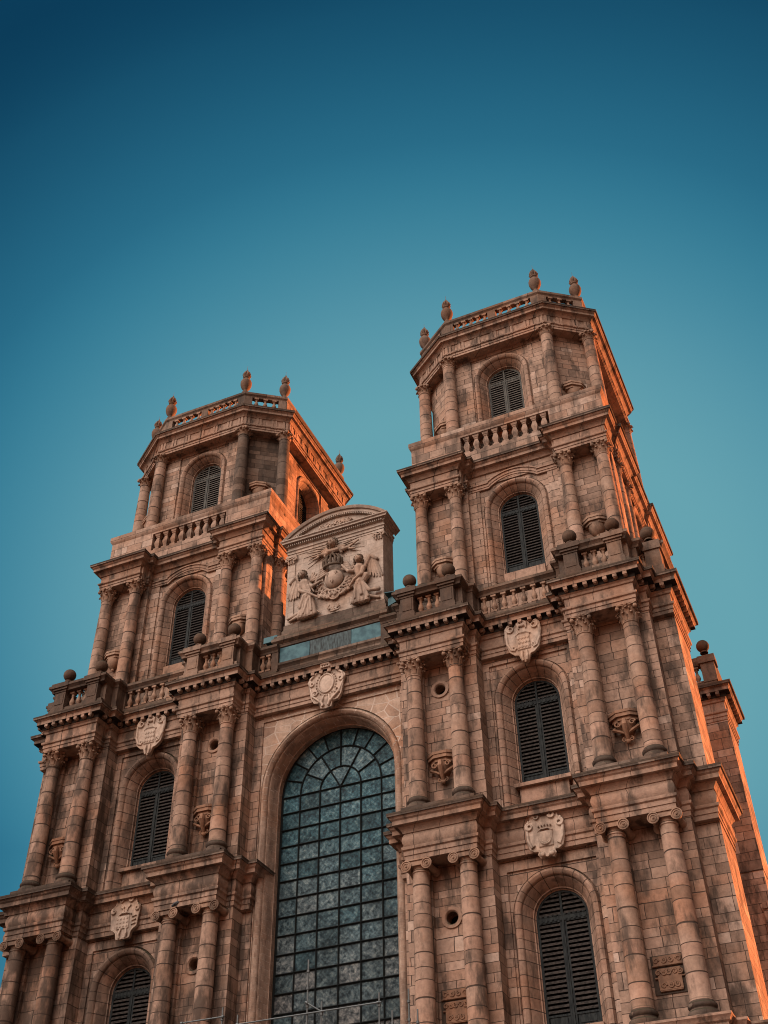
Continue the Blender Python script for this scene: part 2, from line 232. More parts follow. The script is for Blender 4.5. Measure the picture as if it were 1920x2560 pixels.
# ------------------------------------------------------------ mesh helpers
class G:
    def __init__(s): s.v=[]; s.f=[]; s.uv=[]
    def face(s,pts,uv=None):
        i=len(s.v); s.v.extend([tuple(p) for p in pts]); s.f.append(tuple(range(i,i+len(pts)))); s.uv.append(uv or [(0,0)]*len(pts))
    def box(s,x0,x1,y0,y1,z0,z1):
        a,b,c,d=(x0,y0,z0),(x1,y0,z0),(x1,y1,z0),(x0,y1,z0); e,f,g,h=(x0,y0,z1),(x1,y0,z1),(x1,y1,z1),(x0,y1,z1)
        for q in ((a,b,f,e),(b,c,g,f),(c,d,h,g),(d,a,e,h),(e,f,g,h),(d,c,b,a)): s.face(q)
    def obox(s,c,ax,ay,az):
        # oriented box: centre and three half-axis vectors
        c=Vector(c);ax=Vector(ax);ay=Vector(ay);az=Vector(az)
        P=lambda i,j,k:c+ax*i+ay*j+az*k
        a,b,cc,d=P(-1,-1,-1),P(1,-1,-1),P(1,1,-1),P(-1,1,-1); e,f,g,h=P(-1,-1,1),P(1,-1,1),P(1,1,1),P(-1,1,1)
        for q in ((a,b,f,e),(b,cc,g,f),(cc,d,h,g),(d,a,e,h),(e,f,g,h),(d,cc,b,a)): s.face(q)
    def lathe(s,prof,c=(0,0,0),n=20,a0=0,a1=2*PI,sy=1):
        cx,cy,cz=c; full=abs(a1-a0-2*PI)<1e-6
        rings=[[(cx+r*math.cos(a0+(a1-a0)*k/n),cy+sy*r*math.sin(a0+(a1-a0)*k/n),cz+z) for k in range(n if full else n+1)] for r,z in prof]
        K=n if full else n
        for i in range(len(rings)-1):
            A,B=rings[i],rings[i+1]
            for k in range(K):
                k2=(k+1)%len(A)
                if prof[i][0]<1e-6: s.face((A[0],B[k2],B[k]))
                elif prof[i+1][0]<1e-6: s.face((A[k],A[k2],B[0]))
                else: s.face((A[k],A[k2],B[k2],B[k]))
    def tube(s,pts,rad,n=8,flat=1.0,cap=True):
        # tapered round chain through pts, flattened along y
        pts=[Vector(p) for p in pts]; rings=[]
        for i,p in enumerate(pts):
            t=(pts[min(i+1,len(pts)-1)]-pts[max(i-1,0)]); 
            if t.length<1e-9: t=Vector((0,0,1))
            t.normalize(); ref=Vector((0,1,0)) if abs(t.y)<.9 else Vector((1,0,0))
            a=t.cross(ref).normalized(); b=t.cross(a).normalized(); r=rad[i] if isinstance(rad,(list,tuple)) else rad
            rg=[]
            for k in range(n):
                q=a*(r*math.cos(2*PI*k/n))+b*(r*math.sin(2*PI*k/n)); q.y*=flat; rg.append(p+q)
            rings.append(rg)
        for A,B in zip(rings,rings[1:]):
            for k in range(n): s.face((A[k],A[(k+1)%n],B[(k+1)%n],B[k]))
        if cap: s.face(rings[0][::-1]); s.face(rings[-1])
    def ball(s,c,r,n=10,m=7,sc_=(1,1,1)):
        prof=[(math.sin(PI*i/m),-math.cos(PI*i/m)) for i in range(m+1)]; prof[0]=(0,-1); prof[-1]=(0,1)
        g=G(); g.lathe(prof,n=n)
        for f in g.f: s.face([(c[0]+g.v[i][0]*r*sc_[0],c[1]+g.v[i][1]*r*sc_[1],c[2]+g.v[i][2]*r*sc_[2]) for i in f])
    def prism(s,poly,y0,y1):
        # polygon in (x,z), extruded along y
        n=len(poly)
        s.face([(x,y0,z) for x,z in poly]); s.face([(x,y1,z) for x,z in poly][::-1])
        for i in range(n):
            (x0,z0),(x1,z1)=poly[i],poly[(i+1)%n]; s.face(((x0,y0,z0),(x0,y1,z0),(x1,y1,z1),(x1,y0,z1)))
    def plan(s,poly,z0,z1):
        n=len(poly); s.face([(x,y,z0) for x,y in poly][::-1]); s.face([(x,y,z1) for x,y in poly])
        for i in range(n):
            (x0,y0),(x1,y1)=poly[i],poly[(i+1)%n]; s.face(((x0,y0,z0),(x1,y1,z0),(x1,y1,z1),(x0,y0,z1)))
    def add(s,g,f):
        for fa,uv in zip(g.f,g.uv): s.face([f(g.v[i]) for i in fa],uv)
ROOT=None
def link(name,me,parent=None,loc=(0,0,0),rz=0,scale=None,label=None,group=None):
    o=bpy.data.objects.new(name,me); COL.objects.link(o); o.location=loc; o.rotation_euler=(0,0,rz)
    if scale: o.scale=scale
    if parent: o.parent=parent
    if label: o['label']=label
    if group: o['group']=group
    return o
def mesh(name,g,mt,xf=None,smooth=30,merge=True,mt2=None,start=0):
    me=bpy.data.meshes.new(name)
    vs=[xf(v) for v in g.v] if xf else g.v
    me.from_pydata(vs,[],g.f)
    ul=me.uv_layers.new(name='UVMap'); k=0
    for uv in g.uv:
        for q in uv: ul.data[k].uv=q; k+=1
    if mt2:
        for p in me.polygons:
            if p.index>=start: p.material_index=1
    bm=bmesh.new(); bm.from_mesh(me)
    if merge: bmesh.ops.remove_doubles(bm,verts=bm.verts,dist=1e-4)
    bmesh.ops.recalc_face_normals(bm,faces=bm.faces); bm.to_mesh(me); bm.free()
    me.materials.append(M[mt] if isinstance(mt,str) else mt)
    if mt2: me.materials.append(M[mt2])
    if smooth:
        for p in me.polygons: p.use_smooth=True
        me.set_sharp_from_angle(angle=R(smooth))
    return me
def part(name,g,mt,parent=None,xf=None,label=None,smooth=30,mt2=None,start=0,**k):
    return link(name,mesh(name,g,mt,xf,smooth,True,mt2,start),parent or ROOT,label=label,**k)
def fuse(o,vox=.02):
    md=o.modifiers.new('fuse','REMESH'); md.mode='VOXEL'; md.voxel_size=vox; md.use_smooth_shade=True
    return o
def TW(s): return lambda v:(s*(T+v[0]),v[1],v[2])
T=8.042

def offset(path,d,closed=False):
    n=len(path); out=[]
    nr=[]
    for i in range(n if closed else n-1):
        (x0,y0),(x1,y1)=path[i],path[(i+1)%n]; l_=math.hypot(x1-x0,y1-y0); nr.append(((y1-y0)/l_,-(x1-x0)/l_))
    for i in range(n):
        if closed: a,b=nr[i-1],nr[i]
        else: a=nr[max(i-1,0)]; b=nr[min(i,n-2)]
        k=1+a[0]*b[0]+a[1]*b[1]; mx,my=(a[0]+b[0])/k,(a[1]+b[1])/k
        out.append((path[i][0]+d*mx,path[i][1]+d*my))
    return out
def sweep(g,prof,path,closed=False,caps=True):
    rings=[offset(path,o,closed) for o,z in prof]
    n=len(path); K=n if closed else n-1; m_=len(prof)
    for i in range(K):
        j=(i+1)%n
        for a in range(m_):
            b=(a+1)%m_
            g.face(((*rings[a][i],prof[a][1]),(*rings[a][j],prof[a][1]),(*rings[b][j],prof[b][1]),(*rings[b][i],prof[b][1])))
    if not closed and caps:
        g.face([(*rings[a][0],prof[a][1]) for a in range(m_)]); g.face([(*rings[a][-1],prof[a][1]) for a in range(m_)][::-1])
def entab(za,zb,zc,zd,p,bulge=0,mod=False,only=None):
    h=zd-zc; p=p-.03; pr=[(-.1,za),(0,za),(0,za+(zb-za)*.36),(.03,za+(zb-za)*.38),(.03,za+(zb-za)*.72),(.085,za+(zb-za)*.8),(.10,zb-.03),(.10,zb)]
    if bulge: pr+=[(.01,zb+.01)]+[(.01+bulge*math.sin(PI*k/6),zb+.01+(zc-zb-.02)*k/6) for k in range(1,6)]+[(.01,zc-.01)]
    else: pr+=[(.0,zb+.01),(.0,zc-.02)]
    if only=='low': pr+=[(-.1,zc)]; return [(o+.03 if o>-.09 else -.16,z) for o,z in pr]
    if only=='top': pr=[(-.1,zc-.01),(0,zc-.01)]
    if mod: pr+=[(.05,zc),(.08,zc+.12*h),(.14,zc+.2*h),(.14,zc+.50*h),(.72*p,zc+.52*h),(.72*p,zc+.74*h),(.80*p,zc+.78*h),(.93*p,zc+.88*h),(p,zc+.91*h),(p,zd),(-.1,zd+.02)]
    else: pr+=[(.05,zc),(.07,zc+.1*h),(.13,zc+.24*h),(.17,zc+.30*h),(.17,zc+.36*h),(.70*p,zc+.38*h),(.70*p,zc+.62*h),(.77*p,zc+.67*h),(.82*p,zc+.70*h),(.92*p,zc+.84*h),(p,zc+.90*h),(p,zd),(-.1,zd+.02)]
    return [(o+.03 if o>-.09 else -.16,z) for o,z in pr]
def simpleprof(z0,z1,o0,o1,steps):
    # rectangular band with moulded outer edge; steps: (offset, fraction)
    return [(o0,z0)]+[(o1+a,z0+(z1-z0)*t) for a,t in steps]+[(o0,z1)]

def capping(path,p,z,X,closed=False):
    g=G(); sweep(g,[(-.05,z+.004),(p+.012,z-.035),(p+.02,z+.022),(-.05,z+.05)],path,closed=closed); part('ledge_capping',g,'dark',ROOT,X,smooth=0)
    g=G(); sweep(g,[(p-.06,z-.10),(p+.006,z-.10),(p+.006,z-.037),(p-.06,z-.037)],path,closed=closed); part('sooty_lip',g,'soot',ROOT,X,smooth=0)
# frames for openings on any wall: origin, direction along the wall; outward is to the right
class Fr:
    def __init__(s,ox,oy,dx,dy): l_=math.hypot(dx,dy); s.o=(ox,oy); s.d=(dx/l_,dy/l_); s.n=(dy/l_,-dx/l_)
    def __call__(s,a,d,z): return (s.o[0]+s.d[0]*a-s.n[0]*d, s.o[1]+s.d[1]*a-s.n[1]*d, z)
def fan(g,F,c,zs,Rr,W,zt,d,n=14):
    ang=[PI*k/(2*n) for k in range(2*n+1)]; ca=math.atan2(zt-zs,W)
    ang=sorted(set([round(a,6) for a in ang]+[round(ca,6),round(PI-ca,6)]))
    def outer(t):
        cs,sn=math.cos(t),math.sin(t); k=min(W/abs(cs) if abs(cs)>1e-6 else 1e9,(zt-zs)/sn if sn>1e-6 else 1e9); return c+k*cs,zs+k*sn
    for t0,t1 in zip(ang,ang[1:]):
        a,b=outer(t0),outer(t1)
        g.face((F(c+Rr*math.cos(t0),d,zs+Rr*math.sin(t0)),F(a[0],d,a[1]),F(b[0],d,b[1]),F(c+Rr*math.cos(t1),d,zs+Rr*math.sin(t1))))
def archrings(g,F,c,zs,zb,rings,n=20):
    rows=[]
    for r,d in rings:
        P=[(c+r,zb,0.0),(c+r,zs,zs-zb)]+[(c+r*math.cos(PI*k/n),zs+r*math.sin(PI*k/n),zs-zb+1.15*PI*k/n) for k in range(1,n)]+[(c-r,zs,zs-zb+1.15*PI),(c-r,zb,2*(zs-zb)+1.15*PI)]
        rows.append((P,d))
    v=0
    for (A,da),(B,db),(ra,_),(rb,_2) in zip(rows,rows[1:],rings,rings[1:]):
        l_=math.hypot(ra-rb,da-db)
        for i in range(len(A)-1):
            p,q,r_,t=A[i],A[i+1],B[i+1],B[i]
            k=ra/1.15 if ra>2 else 1
            g.face((F(p[0],da,p[1]),F(q[0],da,q[1]),F(r_[0],db,r_[1]),F(t[0],db,t[1])),[(p[2]*k,v),(q[2]*k,v),(r_[2]*k,v+l_),(t[2]*k,v+l_)])
        v+=l_
def archwall(g,ga,F,Lw,z0,z1,c,zs,zb,W,zt,R0,rings,dp=.07):
    q=lambda a0,a1,za,zb_,d=0:g.face((F(a0,d,za),F(a1,d,za),F(a1,d,zb_),F(a0,d,zb_)))
    if c-W>1e-3: q(0,c-W,z0,z1)
    if Lw-c-W>1e-3: q(c+W,Lw,z0,z1)
    q(c-W,c+W,zt,z1)
    fan(g,F,c,zs,R0,W,zt,dp); q(c-W,c-R0,z0,zs,dp); q(c+R0,c+W,z0,zs,dp)
    for a in (c-W,c+W): g.face((F(a,0,z0),F(a,dp,z0),F(a,dp,zt),F(a,0,zt)))
    g.face((F(c-W,0,zt),F(c-W,dp,zt),F(c+W,dp,zt),F(c+W,0,zt)))
    archrings(ga,F,c,zs,z0,rings)
RINGS=lambda R0,ro,dg,dp=.07:[(R0,dp),(R0-.015,dp+.05),(R0-.03,dp+.01),(R0-.07,-.03),(R0-.15,-.05),(R0-.23,-.01),(R0-.27,.06),(R0-.275,.13),(R0-.295,.11),(R0-.32,.14),(ro+.08,dg-.24),(ro+.07,dg-.20),(ro+.035,dg-.19),(ro+.03,dg-.08),(ro,dg-.06),(ro,dg+.08)]
RINGS_OLD=lambda R0,ro,dg,dp=.04:[(R0,dp),(R0-.015,dp+.05),(R0-.03,dp+.01),(R0-.07,-.03),(R0-.15,-.05),(R0-.22,-.02),(R0-.27,.05),(R0-.275,.11),(R0-.30,.085),(R0-.33,.10),(R0-.36,.22),(ro+.13,dg*.55),(ro+.05,dg*.74),(ro+.03,dg*.76),(ro,dg*.78),(ro,dg+.08)]

# ------------------------------------------------------------ ground
gg=G(); gg.box(-500,500,-500,500,-.5,0)
o=part('ground',gg,'paving',None,smooth=0); o['kind']='structure'

# ------------------------------------------------------------ the cathedral
ROOT=bpy.data.objects.new('cathedral',None); COL.objects.link(ROOT)
ROOT['label']='brown stone twin-towered cathedral front with columns, louvred arched windows and carved pediment'; ROOT['category']='cathedral'
ground=bpy.data.objects['ground']; ground.parent=None

# --- shared column pieces
def shaft(z0,z1,r):
    h=z1-z0; g=G(); pr=[(r*1.10,0),(r*1.10,.03),(r*1.03,.07)]
    for k in range(1,9):
        t=k/8; pr.append((r*(1.02-.13*t*t),.07+(h-.15)*t))
    pr+=[(r*.90,h-.08),(r*.97,h-.06),(r*.97,h-.02),(r*.9,h)]
    g.lathe(pr,n=22); return mesh('column_shaft',g,'drum',smooth=35)
def base(r,h):
    g=G(); g.lathe([(r*1.12,h),(r*1.14,h-.04),(r*1.30,h-.08),(r*1.33,h-.12),(r*1.28,h-.17),(r*1.18,h-.20),(r*1.20,h-.25),(r*1.42,h-.30),(r*1.46,h-.36),(r*1.42,h-.42),(r*1.46,h-.43),(r*1.5,0)],n=22)
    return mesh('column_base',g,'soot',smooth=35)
def leaf(g,a,r0,z0,h,w,curl=.15):
    ca,sa=math.cos(a),math.sin(a); rows=[]
    for t,dr,dz,ww in ((0,.0,0,.8),(.4,.03,.45,1.0),(.7,.06,.82,1.05),(.9,.11,1.0,.85),(1,curl,.97,.6),(1.1,curl+.02,.80,.25)):
        r=r0+dr; rows.append((r,z0+h*dz,w*ww))
    def P(r,z,t,back):
        r-=back; return (r*ca-t*sa,r*sa+t*ca,z)
    for (r,z,w0),(r1,z1,w1) in zip(rows,rows[1:]):
        for s_ in (-1,1):
            g.face((P(r+.015,z,0,0),P(r,z,s_*w0,0),P(r1,z1,s_*w1,0),P(r1+.015,z1,0,0)))
            g.face((P(r,z,s_*w0,0),P(r,z,s_*w0,.05),P(r1,z1,s_*w1,.05),P(r1,z1,s_*w1,0)))
        g.face((P(r,z,-w0,.05),P(r,z,w0,.05),P(r1,z1,w1,.05),P(r1,z1,-w1,.05)))
    r,z,w0=rows[-1]; g.face((P(r,z,-w0,0),P(r,z,w0,0),P(r,z,w0,.05),P(r,z,-w0,.05)))
def corinthian(r,h):
    g=G(); R1=r*1.0
    g.lathe([(R1,0),(R1*.98,h*.5),(R1*1.15,h*.78),(R1*1.35,h*.87)],n=16)
    for k in range(8): leaf(g,PI/8+k*PI/4,R1*1.0,.0,h*.42,.085,.14)
    for k in range(8): leaf(g,k*PI/4,R1*1.02,h*.30,h*.42,.085,.17)
    for k in range(4):
        a=PI/4+k*PI/2; c=Vector((math.cos(a),math.sin(a),0))
        g.tube([c*(R1*1.0)+Vector((0,0,h*.5)),c*(R1*1.25)+Vector((0,0,h*.72)),c*(R1*1.62)+Vector((0,0,h*.80))],[.035,.04,.05],6)
        g.ball(c*(R1*1.62)+Vector((0,0,h*.74)),.085,8,6)
        a2=k*PI/2; c2=Vector((math.cos(a2),math.sin(a2),0)); g.ball(c2*(R1*1.38)+Vector((0,0,h*.90)),.07,7,5)
        for e in (-.28,.28):
            c3=Vector((math.cos(a2+e),math.sin(a2+e),0)); g.ball(c3*(R1*1.22)+Vector((0,0,h*.70)),.05,6,5)
    poly=[]
    for k in range(4):
        a=PI/4+k*PI/2
        poly+=[(R1*1.78*math.cos(a-.09),R1*1.78*math.sin(a-.09)),(R1*1.78*math.cos(a+.09),R1*1.78*math.sin(a+.09))]
        for t in (.3,.5,.7):
            b=a+PI/2*t; rr=R1*(1.28+.08*abs(t-.5)*4); poly.append((rr*math.cos(b),rr*math.sin(b)))
    g.plan(poly,h*.87,h*1.0)
    return mesh('corinthian_capital',g,'relief_col',smooth=35)
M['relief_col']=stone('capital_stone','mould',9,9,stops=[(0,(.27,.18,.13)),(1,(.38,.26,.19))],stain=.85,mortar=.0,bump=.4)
def ionic(r,h):
    g=G(); g.lathe([(r*.92,0),(r*.98,.02),(r*.98,.06),(r*1.02,.08),(r*1.2,.16),(r*1.2,.2)],n=18)
    g.box(-.36,.36,-.35,.35,h-.12,h-.02); g.box(-.40,.40,-.39,.39,h-.05,h)
    g.box(-.33,.33,-.37,.37,h-.22,h-.10)
    for sx in (-1,1):
        cx=sx*.36; cz=h-.22
        # bolster running back, flared at both ends
        g.tube([(cx,-.40,cz),(cx,-.30,cz),(cx,0,cz),(cx,.30,cz),(cx,.40,cz)],[.185,.13,.10,.13,.185],14)
        for sy in (-1,1):
            y=sy*.405
            for rr,tt in ((.165,.026),(.10,.022)):
                pts=[(cx+rr*math.cos(2*PI*k/14),y,cz+rr*math.sin(2*PI*k/14)) for k in range(15)]; g.tube(pts,tt,5)
            g.ball((cx,y,cz),.045,8,5)
    return mesh('ionic_capital',g,'relief_col',smooth=35)
SH={'A':(11.92,17.16,.31),'B':(19.75,24.66,.302),'C':(29.0,34.0,.285),'D':(38.1,42.72,.30)}
MS={k:shaft(*v) for k,v in SH.items()}
MB={k:base(SH[k][2]*(.62 if k=='D' else 1),.46) for k in SH}
MC={'A':ionic(.28,.34),'B':corinthian(.275,.66),'C':corinthian(.26,.64),'D':corinthian(.25,.44)}
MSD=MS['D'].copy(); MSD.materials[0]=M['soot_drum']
def column(k,x,y,dark=False):
    z0,z1,r=SH[k]; o=link('column',MSD if dark else MS[k],ROOT,(x,y,z0),rz=random.choice((0,1,2,3))*.7); 
    o['group']='columns of the cathedral front'
    rr=-o.rotation_euler.z
    def sub(nm,me,dz):
        c=link(nm,me,o,(0,0,dz),rz=rr)
    sub('capital',MC[k],z1-z0); sub('base',MB[k],-.46)
    return o
# --- balusters, balls, urns
def lathemesh(name,pr,mt,n=12,plinth=None):
    g=G(); g.lathe(pr,n=n)
    if plinth:
        for (w,a,b) in plinth: g.box(-w,w,-w,w,a,b)
    return mesh(name,g,mt,smooth=40)
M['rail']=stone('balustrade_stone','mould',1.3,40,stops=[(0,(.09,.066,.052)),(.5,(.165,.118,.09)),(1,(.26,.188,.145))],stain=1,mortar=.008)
BAL=lathemesh('baluster',[(.075,.08),(.055,.12),(.06,.15),(.11,.24),(.12,.30),(.10,.38),(.06,.50),(.05,.58),(.07,.62),(.055,.66),(.09,.72)],'relief_col',12,[(.115,0,.08),(.105,.72,.80)])
BALD=lathemesh('baluster',[(.085,.05),(.06,.09),(.11,.2),(.115,.26),(.06,.42),(.05,.48),(.085,.56)],'relief_col',12,[(.115,-.04,.05),(.11,.56,.70)])
BALP=None
g=G()
def sq(g,pr):
    for (w,z),(w1,z1) in zip(pr,pr[1:]):
        a=[(-w,-w,z),(w,-w,z),(w,w,z),(-w,w,z)]; b=[(-w1,-w1,z1),(w1,-w1,z1),(w1,w1,z1),(-w1,w1,z1)]
        for k in range(4): g.face((a[k],a[(k+1)%4],b[(k+1)%4],b[k]))
sq(g,[(.15,0),(.15,.12),(.11,.14),(.09,.20),(.135,.42),(.135,.50),(.07,.80),(.10,.84),(.10,.88),(.13,.92),(.15,1.03)])
BALP=mesh('baluster',g,'mould',smooth=0)
BALL=lathemesh('ball_finial',[(.17,-.36),(.17,-.31),(.09,-.28),(.10,-.25)]+[(.275*math.sin(t),-.275*math.cos(t)) for t in [PI*k/14 for k in range(2,15)]],'ball',20)
g=G(); g.lathe([(.20,0),(.20,.10),(.13,.14),(.11,.22),(.13,.26),(.27,.42),(.33,.60),(.34,.74),(.30,.86),(.20,.95),(.15,1.0),(.15,1.05),(.20,1.10),(.19,1.14),(.10,1.18),(.0,1.2)],n=16)
for k in range(8):
    a=k*PI/4; c=Vector((math.cos(a),math.sin(a),0)); g.tube([c*.10+Vector((0,0,1.10)),c*.20+Vector((0,0,1.28)),c*.15+Vector((0,0,1.45)),c*.09+Vector((0,0,1.55+.05*(k%2)))],[.07,.075,.05,.012],6)
for k in range(4):
    a=k*PI/2+.4; c=Vector((math.cos(a),math.sin(a),0)); g.tube([c*.03+Vector((0,0,1.15)),c*.07+Vector((0,0,1.45)),c*.02+Vector((0,0,1.72))],[.08,.07,.012],6)
g.tube([(0,0,1.6),(0,0,1.98)],.008,5)
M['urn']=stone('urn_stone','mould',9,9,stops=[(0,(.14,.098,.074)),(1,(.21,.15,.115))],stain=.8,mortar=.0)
URN=mesh('flaming_urn',g,'urn',smooth=40)

# --- louvred shutters for the arched openings
def window(F,c,zs,zb,hw,d,grey=False,scallop=True,xf=None):
    wd='woodgrey' if grey else 'wood'
    g=G()
    def bx(a0,a1,d0,d1,z0,z1,gg_=None):
        gg_=gg_ or g; P=F
        q=[(a0,d0,z0),(a1,d0,z0),(a1,d1,z0),(a0,d1,z0),(a0,d0,z1),(a1,d0,z1),(a1,d1,z1),(a0,d1,z1)]; q=[P(*t) for t in q]
        for f in ((0,1,5,4),(1,2,6,5),(2,3,7,6),(3,0,4,7),(4,5,6,7),(3,2,1,0)): gg_.face([q[i] for i in f])
    # frame: outer arch band, mullion, transom
    n=18
    for r0,r1,d0,d1 in ((hw+.02,hw-.07,d-.05,d+.03),):
        archrings(g,F,c,zs,zb,[(r0,d0),(r1,d0),(r1,d1)],n)
    bx(c-.035,c+.035,d-.06,d+.02,zb,zs+hw-.03); bx(c-hw,c+hw,d-.055,d+.02,zs-.06,zs+.05); bx(c-hw,c+hw,d-.05,d+.02,zb-.04,zb+.06)
    if scallop:
        k=10
        for i in range(k):
            a=c-hw+.08+(2*hw-.16)*(i+.5)/k; r=.055
            pts=[F(a+r*math.cos(PI*t/6),d-.07,zs-.06-r*math.sin(PI*t/6)*-1*-1) for t in range(7)]
            g.face(pts)
            g.face([F(a+r*math.cos(PI*t/6),d-.07,zs+.05+r*math.sin(PI*t/6)) for t in range(7)])
    fr=part('window',g,wd,ROOT,xf,label=None,smooth=0)
    # void behind
    gv=G(); bx(c-hw-.04,c+hw+.04,d+.10,d+.14,zb-.1,zs+hw+.04,gv)
    part('dark_opening',gv,'void',fr,xf,smooth=0)
    for sd in (-1,1):
        gl=G(); a0,a1=(c-hw+.02,c-.045) if sd<0 else (c+.045,c+hw-.02); z0=zb+.05; z1=zs-.06
        for (p,q) in ((a0,a0+.06),(a1-.06,a1)): bx(p,q,d-.035,d+.02,z0,z1,gl)
        bx(a0,a1,d-.034,d+.02,z1-.08,z1,gl); bx(a0,a1,d-.034,d+.02,z0,z0+.09,gl)
        pz=z0+.09+.36; bx(a0,a1,d-.034,d+.02,pz-.06,pz,gl); bx(a0+.085,a1-.06,d-.01,d+.02,z0+.09,pz-.06,gl)
        bx(a0+.15,a1-.15,d-.03,d-.01,z0+.14,pz-.12,gl)
        z=pz+.05; st_=len(gl.f)
        while z<z1-.11:
            t=random.uniform(-.006,.006)
            q=[F(a0+.06,d-.045,z+t),F(a1-.06,d-.045,z),F(a1-.06,d+.015,z+.055),F(a0+.06,d+.015,z+.055+t)]
            q2=[F(a0+.06,d-.045,z+.048+t),F(a1-.06,d-.045,z+.048),F(a1-.06,d+.015,z+.103),F(a0+.06,d+.015,z+.103+t)]
            gl.face(q[::-1]); gl.face(q2); gl.face((q[0],q[1],q2[1],q2[0])); z+=.145
        part('shutter',gl,wd,fr,xf,smooth=0,mt2='slatgrey' if grey else 'slat',start=st_)
        gl=G(); z=zs+.10
        while z<zs+hw-.12:
            w=math.sqrt(max(0,(hw-.07)**2-(z+.04-zs)**2)); b0,b1=(c-w,c-.05) if sd<0 else (c+.05,c+w)
            if w>.12:
                q=[F(b0,d-.045,z),F(b1,d-.045,z),F(b1,d+.015,z+.055),F(b0,d+.015,z+.055)]; q2=[F(b0,d-.045,z+.048),F(b1,d-.045,z+.048),F(b1,d+.015,z+.103),F(b0,d+.015,z+.103)]
                gl.face(q[::-1]); gl.face(q2); gl.face((q[0],q[1],q2[1],q2[0]))
            z+=.145
        part('lunette_louvre',gl,'slatgrey' if grey else 'slat',fr,xf,smooth=0)
    return fr

